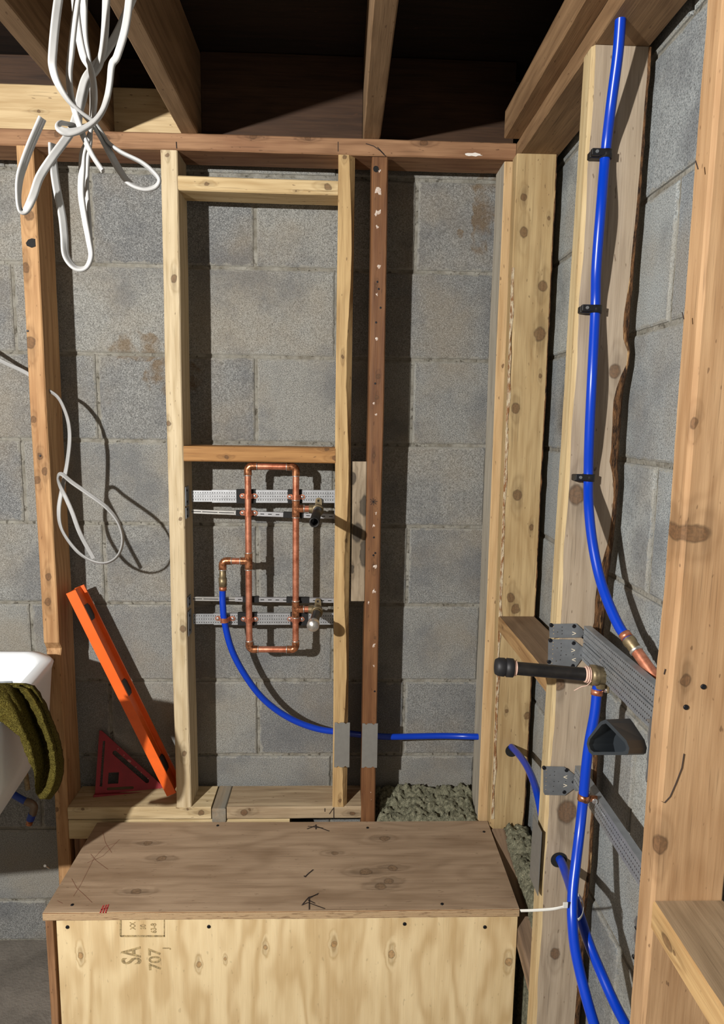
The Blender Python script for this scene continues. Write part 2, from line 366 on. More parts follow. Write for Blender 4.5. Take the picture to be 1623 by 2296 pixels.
# ================================================================== THE ROOM
ZJ = [-1.45, -1.325, -1.112, -.900, -.690, -.481, -.272, -.062, .150, .361, .574, .80]      # bed joints of the block walls
def blockwall(name, fr, u0, u1, phaseA, phaseB, mat, seed, first=0):
    """fr: frame whose X runs along the wall, Y up, Z out of the wall. One wall = one mesh."""
    mb = MB(); tint = []; edge = []; rnd = random.Random(seed); g = .0045; mod = .390
    def push(vs, fs, mi, tn, ed, smooth=False): mb.add([fr @ Vector(p) for p in vs], fs, mi, smooth); tint.extend([tn] * len(vs)); edge.extend(ed)
    push([(u0, ZJ[0], -.0045), (u1, ZJ[0], -.0045), (u1, ZJ[-1], -.0045), (u0, ZJ[-1], -.0045), (u0, ZJ[0], -.12), (u1, ZJ[0], -.12), (u1, ZJ[-1], -.12), (u0, ZJ[-1], -.12)],
         [(0, 1, 2, 3), (7, 6, 5, 4), (0, 4, 5, 1), (1, 5, 6, 2), (2, 6, 7, 3), (3, 7, 4, 0)], 1, .5, [0] * 8)
    for r in range(len(ZJ) - 1):
        ph = phaseA if (r + first) % 2 == 0 else phaseB; k0 = math.floor((u0 - ph) / mod)
        u = ph + k0 * mod
        while u < u1:
            a, b = max(u, u0) + g, min(u + mod, u1) - g; z0, z1 = ZJ[r] + g, ZJ[r + 1] - g; u += mod
            if b - a < .02: continue
            tn = rnd.random(); zo = rnd.uniform(-.0012, .0012); pts = []
            def line(p, q):
                n = max(2, int((Vector(q) - Vector(p)).length / .012))
                return [Vector(p).lerp(Vector(q), i / n) for i in range(n)]
            pts = line((a, z0), (b, z0)) + line((b, z0), (b, z1)) + line((b, z1), (a, z1)) + line((a, z1), (a, z0))
            cx, cz = (a + b) / 2, (z0 + z1) / 2
            def ring(inset, z, jit):
                out = []; kx = 1 - 2 * inset / (b - a); kz = 1 - 2 * inset / (z1 - z0)
                for p in pts:
                    j = (noise.noise(Vector((p.x * 55, p.y * 55, seed))) + .5 * noise.noise(Vector((p.x * 150, p.y * 150, seed)))) * jit
                    j = 1 - max(-.002, j) * 9
                    out.append((cx + (p.x - cx) * kx * (1 - (1 - j) * .07 / (b - a) * 1.6), cz + (p.y - cz) * kz * (1 - (1 - j) * .11 / .2 * .9), z))
                return out
            R_ = [ring(-.001, -.006, 0), ring(0, zo - .0022, .0035), ring(.0035, zo, .0035), ring(.016, zo, .002)]
            n = len(pts); vsl = [p for q in R_ for p in q]; fs = []
            for k in range(3):
                for j in range(n): fs.append((k * n + j, k * n + (j + 1) % n, (k + 1) * n + (j + 1) % n, (k + 1) * n + j))
            vsl.append((cx, cz, zo)); fs += [(3 * n + j, 3 * n + (j + 1) % n, 4 * n) for j in range(n)]
            push(vsl, fs, 0, tn, [1.] * (2 * n) + [.85] * n + [0.] * (n + 1))
    o = mb.build(name, [mat, M['mortar']], origin=Vector((0, 0, 0)), attrs={'tint': tint, 'edge': edge}); o['kind'] = 'structure'; return o
M['mortar'] = mortar_mat()
M['block'] = block_mat('concrete_block', stains=[(.335, 1.68, .50, .028, (1, .01, .28)), (.375, 1.68, .535, .022, (1, .01, .4)), (.285, 1.68, .45, .012, (1, 1, 1)), (-.50, 1.68, .17, .05, (.7, .01, 1.4)), (-.42, 1.68, .10, .05, (.7, .01, 1.2))])
M['block_blue'] = block_mat('cool_grey_concrete_block', tone=(150, 157, 162), grain=420)
WY, WX = 1.68, .49
frB = Matrix(((1, 0, 0, 0), (0, 0, -1, WY), (0, 1, 0, 0), (0, 0, 0, 1)))
blockwall('wall_back', frB, -2.6, WX, -.213, -.016, M['block'], 3, first=1)
frR = Matrix(((0, 0, -1, WX), (-1, 0, 0, 0), (0, 1, 0, 0), (0, 0, 0, 1)))
blockwall('wall_right', frR, -WY, 1.2, -1.01, -.815, M['block_blue'], 5, first=0)
fl = MB(); fl.box((-2.6, -1.2, -1.50), (WX + .1, WY + .1, -1.45)); o = fl.build('floor', M['concrete'], origin=Vector((0, 0, -1.45))); o['kind'] = 'structure'
# floor deck above the joists; shade of the joist bays painted into its dark colour
M['deck'] = wood('shade_darkened_deck_boards', (44, 30, 21), (26, 18, 13), seed=2, ringamt=.3, rough=.85)
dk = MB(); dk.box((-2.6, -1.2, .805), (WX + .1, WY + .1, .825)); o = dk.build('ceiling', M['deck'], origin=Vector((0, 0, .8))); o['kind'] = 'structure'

# ------------------------------------------------------------------ lumber of the back wall
FY = 1.56; UP = (0, 0, 1)
def L(a, b, wd, p):
    a, b = Vector(a), Vector(b); X = (b - a).normalized(); Y = Vector(wd); Y = (Y - X * Y.dot(X)).normalized(); Z = X.cross(Y); q = Vector(p) - a
    return (q.dot(X), q.dot(Y), q.dot(Z))
def kn(a, b, wd, lst, Y=None, Z=None, X=None):
    out = []
    for k in lst:
        p = at(k[0], k[1], Y) if Y is not None else (atZ(k[0], k[1], Z) if Z is not None else atX(k[0], k[1], X))
        out.append(L(a, b, wd, p) + (k[2],) + ((k[3],) if len(k) > 3 else ()))
    return out
XD = (1, 0, 0)
# leftmost stud
a, b = (-.694, FY + .0445, -1.45), (-.6965, FY + .0445, .580)
M['w1'] = wood('orange_pine', (208, 166, 116), (168, 124, 78), kn(a, b, XD, [(66, 483, .009), (58, 600, .008), (68, 768, .010), (75, 940, .006), (90, 1023, .006), (100, 1057, .007), (82, 1076, .007), (108, 1293, .007), (107, 1350, .007), (125, 1818, .006)], Y=FY), seed=1, rings=60, blot=(150, 92, 46))
def notch(t, x, ring):
    z = -1.45 + x
    if -.575 < z < -.548: return [Vector((p.x, p.y, p.z + (.012 if p.z < 0 else 0))) for p in ring]
    if z <= -.575: return [Vector((p.x, p.y + (.0045 if p.y < 0 else 0), p.z + (.004 if p.z < 0 else 0))) for p in ring]
    return ring
s1 = board('wall_stud', a, b, XD, .037, .089, M['w1'], mod=notch, seed=1, jit=.0010, nseg=110)
tag(s1, 'orange toned pine stud at far left beside the white sink', 'stud')
tarp = MB(); p0 = at(68, 545, FY - .0005)
tarp.add([p0 + Vector(q) for q in ((-.010, 0, 0), (-.004, -.001, .007), (.004, -.001, .010), (.011, 0, .009), (.011, -.001, -.007), (.002, -.002, -.010), (-.008, 0, -.006))], [(6, 5, 4, 3, 2, 1, 0)])
tarp.build('tar_blob', M['blackrub'], s1)
screwheads(s1, [at(90, 1022, FY - .001), at(62, 742, FY - .001)], (0, -1, 0), .0025)
nl = MB(); nl.tube([at(110, 1947, FY), at(101, 1941, FY - .02)], .0018, 8); nl.lathe(at(101, 1941, FY - .02), (0, -1, .2), [(0, .0035), (.001, .0035)], 10); nl.build('nail', M['chrome'], s1)
# stud 2 and 3
a, b = (-.386, FY + .043, -.976), (-.386, FY + .043, .580)
M['w2'] = wood('pale_pine', (222, 207, 172), (188, 166, 124), kn(a, b, XD, [(390, 625, .007), (405, 1163, .004), (378, 950, .005), (412, 1690, .006), (375, 348, .004), (410, 1410, .007)], Y=FY), seed=4, rings=50, blot=(192, 172, 132), blotamt=.3, fine=.8)
s2 = board('wall_stud', a, b, XD, .037, .087, M['w2'], seed=4, jit=.0012)
tag(s2, 'pale pine stud between the orange level and the copper pipe loop', 'stud')
a, b = (.0065, FY + .043, -.976), (.0055, FY + .043, .580)
M['w3'] = wood('light_pine_with_wane', (212, 182, 128), (172, 138, 88), kn(a, b, XD, [(772, 352, .004), (780, 1215, .006), (768, 800, .004), (762, 1795, .004)], Y=FY), seed=8, rings=60, blot=(178, 140, 88))
s3 = board('wall_stud', a, b, XD, .037, .087, M['w3'], seed=8, jit=.0012, wane={1: lambda t: (.009 + .004 * math.sin(t * 20), .014)})
tag(s3, 'light pine stud immediately right of the copper pipe loop', 'stud')
# red-brown old stud
a, b = (.0805, FY + .0435, -1.30), (.080, FY + .0435, .578)
M['w4'] = wood('old_reddish_stud', (140, 98, 62), (100, 64, 40), kn(a, b, XD, [(848, 845, .004), (841, 1125, .003), (838, 1270, .004), (843, 640, .003), (845, 890, .004), (838, 1020, .004), (841, 1430, .003)], Y=FY), seed=12, rings=30, ringamt=.25, blot=(92, 46, 26), blotamt=.5, rough=.5)
s4 = board('wall_stud', a, b, XD, .036, .089, M['w4'], seed=12, jit=.0012)
tag(s4, 'old reddish brown stud spotted with glue and nail holes', 'stud')
gl = plain('dried_glue', (206, 196, 184), .3, 0, .6, var=.6, vs_=260, col2=(150, 96, 66))
rnd = random.Random(5)
for (x, y, r) in [(848, 430, .006), (846, 478, .007), (851, 385, .003), (846, 509, .003), (850, 600, .005), (845, 660, .003), (843, 1150, .005), (837, 1178, .004), (840, 1270, .004), (838, 1325, .004), (826, 1350, .003), (838, 1447, .004), (838, 1492, .003), (831, 1775, .004), (832, 1792, .005), (843, 760, .003), (838, 905, .003), (843, 930, .004)]:
    mb = MB(); n = 9; c0 = at(x, y, FY + .001); ring = []
    for k in range(n): an = 2 * math.pi * k / n; q = r * rnd.uniform(.4, 1.9); ring.append(c0 + Vector((q * math.cos(an) * .8, -.0016, q * math.sin(an))))
    mb.add(ring + [c0 + Vector((0, -.0028, 0))], [(k, (k + 1) % n, n) for k in range(n)][::-1], 0, True); mb.build('glue_spot', gl, s4)
def star(px, py, Y, r=.011, n=4, seed=1):
    rr = random.Random(seed); c0 = at(px, py, Y); return [[c0 - Vector((math.cos(q), 0, math.sin(q))) * r * rr.uniform(.6, 1), c0 + Vector((math.cos(q), 0, math.sin(q))) * r * rr.uniform(.6, 1)] for q in [k * math.pi / n + .1 for k in range(n)]]
marks(s4, star(837, 1125, FY - .0012), (0, -1, 0), .0014)
hole = MB(); hole.lathe(at(843, 379, FY - .0008), (.2, -1, 0), [(0, .007), (.0006, .0065)], 9); hole.build('burnt_hole', M['blackrub'], s4)
screwheads(s4, [at(x, y, FY - .0008) for x, y in ((846, 632), (849, 648), (853, 690), (843, 723), (841, 860), (840, 1020), (838, 1205), (837, 1245), (840, 1550), (841, 1240))], (0, -1, 0), .0024)
# top plate
a, b = (-2.2, FY + .0445, .598), (.383, FY + .0445, .598)
M['wp'] = wood('aged_brown_plate', (172, 132, 96), (132, 94, 64), kn(a, b, (0, 0, 1), [(240, 310, .006), (568, 305, .006), (690, 310, .005), (130, 300, .006), (950, 320, .006)], Y=FY), seed=15, rings=40, blot=(122, 70, 44), blotamt=.5)
tp = board('top_plate', a, b, (0, 0, 1), .0355, .089, M['wp'], seed=15, jit=.0012)
tag(tp, 'brown horizontal top plate under the ceiling joists, across the back wall', 'plate')
pw = MB(); c0 = at(1062, 347, FY - .001); n = 14; rnd = random.Random(3)
pw.add([c0 + Vector((.024 * rnd.uniform(.5, 1) * math.cos(2 * math.pi * k / n), -.001, .005 * rnd.uniform(.5, 1) * math.sin(2 * math.pi * k / n))) for k in range(n)], [tuple(range(n))[::-1]])
pw.build('plaster_smear', plain('white_plaster', (226, 220, 212), .8), tp)
marks(tp, [[at(820, 322, FY - .001), at(838, 328, FY - .001), at(852, 338, FY - .001), at(864, 350, FY - .001)], [at(846, 330, FY - .001), at(862, 347, FY - .001)], [at(758, 318, FY - .001), at(758, 340, FY - .001)], [at(395, 318, FY - .001), at(396, 333, FY - .001)]], (0, -1, 0), .0018, split=True)
# blocks between studs
a, b = (-.3675, FY + .041, .5135), (-.013, FY + .041, .5120)
M['wb1'] = wood('pale_new_pine', (224, 202, 154), (190, 160, 108), kn(a, b, (0, 0, 1), [(463, 412, .005), (735, 418, .007), (664, 427, .003)], Y=FY), seed=19, rings=45, blotamt=.2)
o = board('blocking', a, b, (0, 0, 1), .031, .076, M['wb1'], seed=19, jit=.001); tag(o, 'pale pine block between two studs just under the top plate', 'blocking')
a, b = (-.3675, FY + .0445, -.086), (-.013, FY + .0445, -.0865)
M['wb2'] = wood('orange_fir', (190, 142, 84), (154, 106, 56), kn(a, b, (0, 0, 1), [(507, 1025, .004), (732, 1006, .005), (752, 1028, .006)], Y=FY), seed=23, rings=45, blotamt=.2)
o = board('blocking', a, b, (0, 0, 1), .0355, .089, M['wb2'], seed=23, jit=.0008); tag(o, 'orange wood block between two studs directly above the copper pipe loop', 'blocking')
# sill pieces
a, b = (-.6755, FY + .05, -.9925), (-.318, FY + .05, -.9925)
M['ws1'] = wood('pale_sill_pine', (226, 208, 166), (190, 166, 120), kn(a, b, (0, 0, 1), [(185, 1815, .004), (450, 1822, .006), (420, 1815, .003)], Y=FY), seed=27, rings=45, blotamt=.2)
si1 = board('sill_plate', a, b, (0, 0, 1), .033, .100, M['ws1'], seed=27); tag(si1, 'pale pine sill carrying the orange level and red square, left part of the ledge', 'plate')
M['wg'] = wood('grey_stained_block', (168, 150, 122), (128, 112, 90), seed=29, rings=30, blot=(140, 146, 142), blotamt=.7)
a, b = (-.2985, FY - .003, -.9955), (-.2985, FY + .10, -.9955)
o = board('filler_block', a, b, XD, .0345, .038, M['wg'], seed=29); tag(o, 'short grey stained wood block wedged between the two sill pieces', 'blocking')
a, b = (-.2785, FY + .05, -.9925), (.0615, FY + .05, -.9925)
M['ws2'] = wood('weathered_sill_pine', (196, 178, 146), (152, 130, 100), kn(a, b, (0, 0, 1), [(548, 1822, .007), (790, 1824, .005), (560, 1815, .003)], Y=FY), seed=31, rings=45, blot=(140, 118, 92), blotamt=.5)
si2 = board('sill_plate', a, b, (0, 0, 1), .033, .100, M['ws2'], seed=31); tag(si2, 'weathered sill piece below the copper loop, right part of the ledge behind the bench', 'plate')
marks(si2, [[at(728, 1812, FY - .001), at(728, 1820, FY - .001)], [at(738, 1825, FY - .001), at(747, 1812, FY - .001)], [at(748, 1810, FY - .001), at(748, 1835, FY - .001)]], (0, -1, 0), .0015, split=True)
a, b = (-.6755, FY + .046, -1.037), (-.12, FY + .046, -1.037)
M['ws3'] = wood('new_light_pine', (222, 204, 160), (190, 166, 116), seed=33, rings=30, blotamt=.15)
o = board('ledger', a, b, (0, 0, 1), .052, .089, M['ws3'], seed=33); tag(o, 'light pine ledger under the left sill, partly hidden by the bench', 'ledger')
# stubs that carry the ledge, behind the bench
M['wst'] = wood('splintered_pine', (150, 110, 74), (96, 64, 40), seed=34, blotamt=.5)
a, b = (-.648, FY + .04, -1.45), (-.652, FY + .04, -1.064)
o = board('cripple_stud', a, b, XD, .030, .07, M['wst'], seed=34, jit=.003); tag(o, 'dark splintered stub stud under the ledger beside the leftmost stud', 'stud')
# scrap board between studs
a, b = (.0465, 1.578, -.440), (.0445, 1.578, -.099)
M['wsc'] = wood('charred_grey_board', (186, 172, 148), (142, 126, 102), [(.17, -.004, -.01, .012, (.5, 1, .01)), (.235, .012, -.01, .010, (.4, 1, .01)), (.30, -.016, -.01, .007, (.5, 1, .01)), (.12, .013, -.01, .010, (.3, 1, .01)), (.08, -.016, -.01, .005, (.5, 1, .01))], seed=36, rings=25, blot=(120, 104, 84), knotcol=(22, 20, 20))
o = board('scrap_board', a, b, XD, .0345, .018, M['wsc'], seed=36); tag(o, 'short grey board with black burn marks between the light and the reddish stud', 'board')
# end stud beside the corner post
a, b = (.3825, FY + .052, -1.30), (.3785, FY + .052, .580)
M['w5'] = wood('honey_pine', (222, 192, 144), (194, 158, 108), kn(a, b, XD, [(1100, 1790, .005), (1127, 820, .003), (1112, 1350, .003)], Y=FY + .01), seed=40, rings=60, ringamt=.2)
M['w5g'] = wood('grey_weathered_face', (188, 184, 170), (156, 150, 136), seed=41, rings=25, ringamt=.2, blot=(140, 134, 120))
s5 = board('wall_stud', a, b, XD, .036, .085, None, mats=[M['w5'], M['w5g']], side={7: 1, 0: 0}, seed=40)
tag(s5, 'honey coloured stud with a grey left face, left of the corner post', 'stud')
# corner post (first stud of the right wall)
a, b = (.4310, 1.545, -1.06), (.4215, 1.545, .581)
M['w6'] = wood('knotty_yellow_pine', (204, 180, 132), (170, 142, 96), kn(a, b, XD, [(1174, 442, .006), (1174, 521, .009), (1217, 642, .010), (1210, 750, .012), (1212, 842, .004), (1156, 915, .009), (1160, 1110, .010), (1192, 1183, .005), (1145, 1340, .009), (1156, 1365, .009), (1135, 1595, .004), (1181, 1605, .007), (1229, 490, .004)], Y=1.526), seed=44, rings=28, ringamt=.3, blot=(168, 132, 78), blotamt=.4)
s6 = board('wall_stud', a, b, XD, .089, .038, M['w6'], wane={0: lambda t: ((.003 + .008 * max(0, math.sin(t * 9 + .8))), .005) if t < .78 else (.002, .002), 1: lambda t: ((.004 + .006 * max(0, math.sin(t * 16 + 2))), .010) if t < .36 else (.0022, .0022)}, bark=[1], seed=44)
tag(s6, 'wide knotty yellow pine post standing in the room corner', 'stud')
wn = MB(); rg = []
for k in range(150):
    y = lerp(600, 1836, k / 149); p = at(1158 - (y - 345) * .0372 + 2, y, 1.5255); q = max(0, .35 + .9 * noise.noise(Vector((k * .13, 2, 0)))); e_ = noise.noise(Vector((k * .9, 7, 0)))
    rg.append([p + Vector((-.0030, .003, 0)), p + Vector((-.0036 - .001 * e_, -.0004, 0)), p + Vector((.0004 + .006 * q, -.0009 - .0005 * e_, 0)), p + Vector((.001 + .007 * q, .0004, 0))])
wn.loft(rg, closed=False)
wn.build('torn_edge', M['torn'], s6)
# blocking between post and next stud, hole in the post
a, b = (.4275, 1.146, -.478), (.4275, 1.524, -.480)
M['wb3'] = wood('brown_topped_block', (196, 160, 108), (150, 112, 70), kn(a, b, (-1, 0, 0), [(1127, 1407, .003)], X=.383), seed=52, rings=40)
M['wb3t'] = wood('greyish_brown_face', (150, 126, 100), (118, 94, 72), seed=53, rings=18, blotamt=.3)
o = board('blocking', a, b, (-1, 0, 0), .089, .036, None, mats=[M['wb3'], M['wb3t']], side={1: 1, 5: 1}, seed=52, jit=.0008); tag(o, 'horizontal block between the corner post and the next right-hand stud', 'blocking')
# stud R (second stud of the right wall) with bark edge
XR = lambda z: .384 + (0 if z > .2 else (-.010 if z < -.1 else -.010 * (.2 - z) / .3))
a, b = (.4245, 1.1215, -1.45), (.4285, 1.1215, .580)
M['w7'] = wood('pale_pinkish_spruce', (188, 174, 154), (158, 142, 122), kn(a, b, XD, [(1292, 1110, .013), (1255, 1536, .009), (1272, 1822, .017), (1245, 2140, .009), (1378, 832, .009)], Y=1.1), seed=56, rings=34, ringamt=.3, blot=(188, 168, 138), blotamt=.3)
M['w7y'] = wood('bright_yellow_edge', (212, 194, 150), (182, 158, 112), seed=57, rings=30, ringamt=.2, blot=(196, 146, 84), blotamt=.3)
BK = [(0, .014), (.10, .016), (.22, .013), (.27, .020), (.31, .008), (.38, .010), (.42, .013), (.50, .028), (.543, .030), (.586, .027), (.615, .014), (.63, .011), (.658, .010), (.69, .021), (.734, .022), (.752, .013), (.758, .004), (.775, .004), (.782, .013), (.80, .014), (.83, .009), (.90, .006), (1.0, .005)]
def interp(tab, t):
    for (a0, v0), (a1, v1) in zip(tab, tab[1:]):
        if t <= a1: return v0 + (v1 - v0) * (t - a0) / (a1 - a0)
    return tab[-1][1]
s7 = board('wall_stud', a, b, XD, .093, .041, None, mats=[M['w7'], M['w7y']], side={7: 1, 0: 1}, wane={1: lambda t: (interp(BK, t), min(.030, interp(BK, t) * .75)), 0: lambda t: (.003 + .003 * abs(math.sin(t * 31)), .006)}, bark=[1], seed=56, jit=.0012)
tag(s7, 'pale stud with a bark edge, carrying the blue riser on three black clamps', 'stud')
# near stud
a, b = (.4360, .7435, -1.45), (.4285, .7435, .580)
M['w8'] = wood('tan_pine', (198, 162, 120), (162, 124, 84), kn(a, b, XD, [(1552, 1196, .015, (1.5, .8, .1)), (1538, 1524, .006), (1557, 950, .005), (1478, 1895, .009)], Y=.725), seed=60, rings=30, ringamt=.25, blot=(162, 116, 70), blotamt=.45)
s8 = board('wall_stud', a, b, XD, .089, .036, M['w8'], wane={0: lambda t: (.004, .005)}, seed=60, jit=.0014)
tag(s8, 'large tan stud at the right edge, nearest to the viewer', 'stud')
marks(s8, [[at(1534, 1690, .7243), at(1529, 1722, .7243), at(1516, 1756, .7243), at(1503, 1786, .7243), at(1490, 1800, .7243), at(1482, 1796, .7243)], [atX(1492, 1500, .386), atX(1489, 1512, .386)], [at(1530, 700, .7243), at(1534, 716, .7243)], [at(1560, 360, .7243), at(1566, 380, .7243)]], (-1, -.3, 0), .0016, split=True)
screwheads(s8, [at(1538, 1586, .7245), at(1577, 1540, .7245)], (0, -1, 0), .0032)
# block near the camera
a, b = (.4325, .724, -.598), (.4325, .20, -.598)
M['w9'] = wood('scuffed_pine_block', (214, 180, 124), (178, 138, 86), kn(a, b, (-1, 0, 0), [(1494, 2112, .006, (.5, 1, 1)), (1510, 2135, .003)], X=.388), seed=63, rings=30, blotamt=.3)
M['w9t'] = wood('scuffed_grey_face', (170, 148, 118), (140, 118, 90), seed=64, rings=16)
o = board('blocking', a, b, (-1, 0, 0), .089, .038, None, mats=[M['w9'], M['w9t']], side={1: 1, 5: 1}, seed=63); tag(o, 'horizontal block at the bottom right, joined to the nearest stud', 'blocking')
# side plate, nailer, joists
a, b = (.4285, WY - .005, .5985), (.4285, -1.0, .5985)
M['wq'] = wood('brown_side_plate', (158, 126, 90), (122, 92, 62), seed=66, rings=30, blotamt=.45)
o = board('top_plate', a, b, XD, .089, .0355, M['wq'], seed=66); tag(o, 'brown side top plate running toward the viewer above the right wall studs', 'plate')
a, b = (.369, FY - .02, .6455), (.369, -1.0, .6455)
o = board('nailing_strip', a, b, XD, .037, .058, M['wq'], seed=68); tag(o, 'narrow wood strip on edge above the plates at the right, next to the joists', 'strip')
M['wj'] = wood('brown_joist', (156, 128, 96), (120, 94, 66), seed=70, rings=26, blotamt=.35)
JL = {-.5295: 'leftmost ceiling joist, behind the hanging white cables', -.3400: 'ceiling joist left of centre, meeting the plate above the pale stud', .0600: 'ceiling joist near the middle, above the reddish stud'}
for k, (x, lab) in enumerate(JL.items()):
    o = board('ceiling_joist', (x, WY - .02, .708), (x, -1.0, .708), XD, .038, .184, M['wj'], seed=70 + k); tag(o, lab, 'joist')
for k, x in enumerate((-.96, -1.37)):
    o = board('ceiling_joist', (x, WY - .02, .708), (x, -1.0, .708), XD, .038, .184, M['wj'], seed=75 + k)
    tag(o, ['ceiling joist beyond the left edge, first left of the hanging cables', 'ceiling joist furthest to the left'][k], 'joist')
M['wr'] = wood('light_rim_block', (214, 192, 148), (182, 152, 104), kn((-.93, 1.60, .666), (-.55, 1.60, .666), (0, 0, 1), [(97, 250, .004), (282, 233, .003), (348, 266, .004)], Y=1.585), seed=80, rings=24, blotamt=.2)
for x0, x1, lab in ((-.94, -.55, 'light pine block standing on the top plate, left of the leftmost joist'), (-.51, -.36, 'light pine block standing on the top plate between two joists, behind the cables')):
    o = board('rim_block', (x0, 1.603, .6665), (x1, 1.603, .6665), (0, 0, 1), .100, .036, M['wr'], seed=80 + x0); tag(o, lab, 'blocking')
M['wrd'] = wood('shade_darkened_rim_wood', (78, 54, 36), (48, 32, 22), seed=84, rings=24, blotamt=.4)  # dark brown rim wood, colour deepened further to paint the ceiling bays' shade
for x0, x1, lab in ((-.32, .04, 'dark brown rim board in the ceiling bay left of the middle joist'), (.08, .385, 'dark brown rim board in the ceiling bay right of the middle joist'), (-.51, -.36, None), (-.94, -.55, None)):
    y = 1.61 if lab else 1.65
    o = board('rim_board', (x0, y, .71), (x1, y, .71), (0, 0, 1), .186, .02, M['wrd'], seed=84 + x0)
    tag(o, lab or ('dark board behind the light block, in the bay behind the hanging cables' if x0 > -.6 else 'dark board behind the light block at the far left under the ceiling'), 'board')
#PART2
def frame(o, X, Z):
    X = Vector(X).normalized(); Z = Vector(Z); Z = (Z - X * Z.dot(X)).normalized(); Y = Z.cross(X)
    f = Matrix((X, Y, Z)).transposed().to_4x4(); f.translation = Vector(o); return f
def flatten(build, depth):
    """2D curve (outline + holes, or text) -> verts, faces"""
    o = build(); C.objects.link(o); o.data.extrude = depth; dg = bpy.context.evaluated_depsgraph_get(); me = bpy.data.meshes.new_from_object(o.evaluated_get(dg))
    vs_ = [v.co.copy() for v in me.vertices]; fs = [tuple(p.vertices) for p in me.polygons]; d = o.data
    bpy.data.objects.remove(o); bpy.data.meshes.remove(me); bpy.data.curves.remove(d); return vs_, fs
def shape2d(loops, depth):
    def f():
        c = bpy.data.curves.new('s', 'CURVE'); c.dimensions = '2D'; c.fill_mode = 'BOTH'
        for lp in loops:
            sp = c.splines.new('POLY'); sp.points.add(len(lp) - 1); sp.use_cyclic_u = True
            for p, q in zip(sp.points, lp): p.co = (q[0], q[1], 0, 1)
        return bpy.data.objects.new('s', c)
    return flatten(f, depth)
def text2d(txt, size, depth=.0002, font_scale=(1, 1)):
    def f():
        c = bpy.data.curves.new('t', 'FONT'); c.body = txt; c.size = size; c.offset = size * .018; return bpy.data.objects.new('t', c)
    v, fc = flatten(f, depth); return [Vector((p.x * font_scale[0], p.y * font_scale[1], p.z)) for p in v], fc
def plane_mesh(mb, vf, fr, mi=0):
    """2D shape (x, y, z=thickness) placed so that x->frame X, y->frame Z, thickness->frame Y"""
    mb.add([fr @ Vector((p.x, -p.z, p.y)) for p in vf[0]], vf[1], mi); return mb

# ------------------------------------------------------------------ plywood bench
BZ = -1.008; T0 = Vector((-.598, 1.394, BZ - .009)); T1 = Vector((.3835, 1.394, BZ - .009)); YD = (0, 1, 0)
bench = thing('plywood_bench', (-.107, 1.39, -1.45), 'low plywood bench box in the foreground with stamped front panel', 'bench')
t = NT('ply_edge'); P = t.obj(); s_ = t.n('ShaderNodeSeparateXYZ'); t.put(s_.inputs[0], P)
st = t.math('SINE', t.math('ADD', t.math('MULTIPLY', s_.outputs[2], 2200), t.math('MULTIPLY', t.noise(t.vm('MULTIPLY', P, (6, 40, 40)), 1, 2), 5)))
c = t.mix(t.map(st, -.2, .5), srgb((222, 196, 156)), srgb((132, 96, 66))); c = t.mix(t.math('MULTIPLY', t.map(t.noise(t.vm('MULTIPLY', P, (40, 300, 300)), 1, 3), .55, .65), .5), c, srgb((100, 70, 48)))
t.bump(st, .001, .5); M['ply_edge'] = t.done(c, .8, 0, .2)
KT = kn(T0, T1, YD, [(332, 1891, .0075, (.8, 1, .1)), (362, 1925, .0085, (.8, 1, .1)), (305, 1999, .0085, (.8, 1, .1)), (862, 1880, .009, (.8, 1, .1)), (751, 1913, .006, (.8, 1, .1)), (820, 1955, .0095, (.7, 1, .1)), (880, 1946, .0085, (.8, 1, .1)), (872, 1976, .0085, (.8, 1, .1)), (853, 1987, .010, (.8, 1, .1))], Z=BZ)
M['ply_top'] = wood('weathered_plywood_face', (180, 157, 130), (138, 114, 88), [k[:2] + (.009,) + k[3:] for k in KT], seed=90, rings=11, ringamt=.34, blot=(130, 104, 78), blotamt=.55, knotcol=(100, 80, 60), ang=(1.3, 0), fine=.55)
board('top_panel', T0, T1, YD, .308, .018, None, mats=[M['ply_top'], M['ply_edge']], side={7: 1, 3: 1, 0: 1, 6: 1}, parent=bench, seed=90, bev=.0012, jit=.0004)
F0 = Vector((-.0955, 1.2545, -1.45)); F1 = Vector((-.0955, 1.2545, BZ - .019))
KF = kn(F0, F1, XD, [(180, 2143, .006), (445, 2163, .005), (595, 2125, .005), (748, 2118, .006), (877, 2140, .007), (1140, 2157, .007), (505, 2150, .003)], Y=1.245)
M['ply_front'] = wood('bright_plywood_face', (250, 230, 182), (216, 184, 130), KF, seed=93, rings=9, ringamt=.62, blot=(214, 182, 124), blotamt=.4, knotcol=(140, 108, 70), ang=(1.3, 0), fine=.35)
front = board('front_panel', F0, F1, XD, .957, .018, M['ply_front'], parent=bench, seed=93, bev=.001, jit=.0003)
M['ply_side'] = wood('brown_plywood_edge', (176, 132, 92), (122, 84, 54), seed=95, rings=60, blotamt=.5)
board('side_panel', (-.5885, 1.396, -1.45), (-.5885, 1.396, BZ - .019), YD, .300, .0155, M['ply_side'], parent=bench, seed=95, bev=.001)
board('side_panel', (.3735, 1.405, -1.45), (.3735, 1.405, BZ - .019), YD, .280, .017, M['ply_side'], parent=bench, seed=96, bev=.001)
screwheads(bench, [atZ(x, y, BZ + .0004) for x, y in ((488, 1851), (824, 1856), (162, 2029), (991, 2027), (1085, 1865))], (0, 0, 1), .0034)
screwheads(bench, [at(x, y, 1.2448) for x, y in ((151, 2079), (468, 2078), (907, 2072), (1087, 2079))], (0, -1, 0), .0038)
mz = lambda pts: [atZ(x, y, BZ + .0009) for x, y in pts]
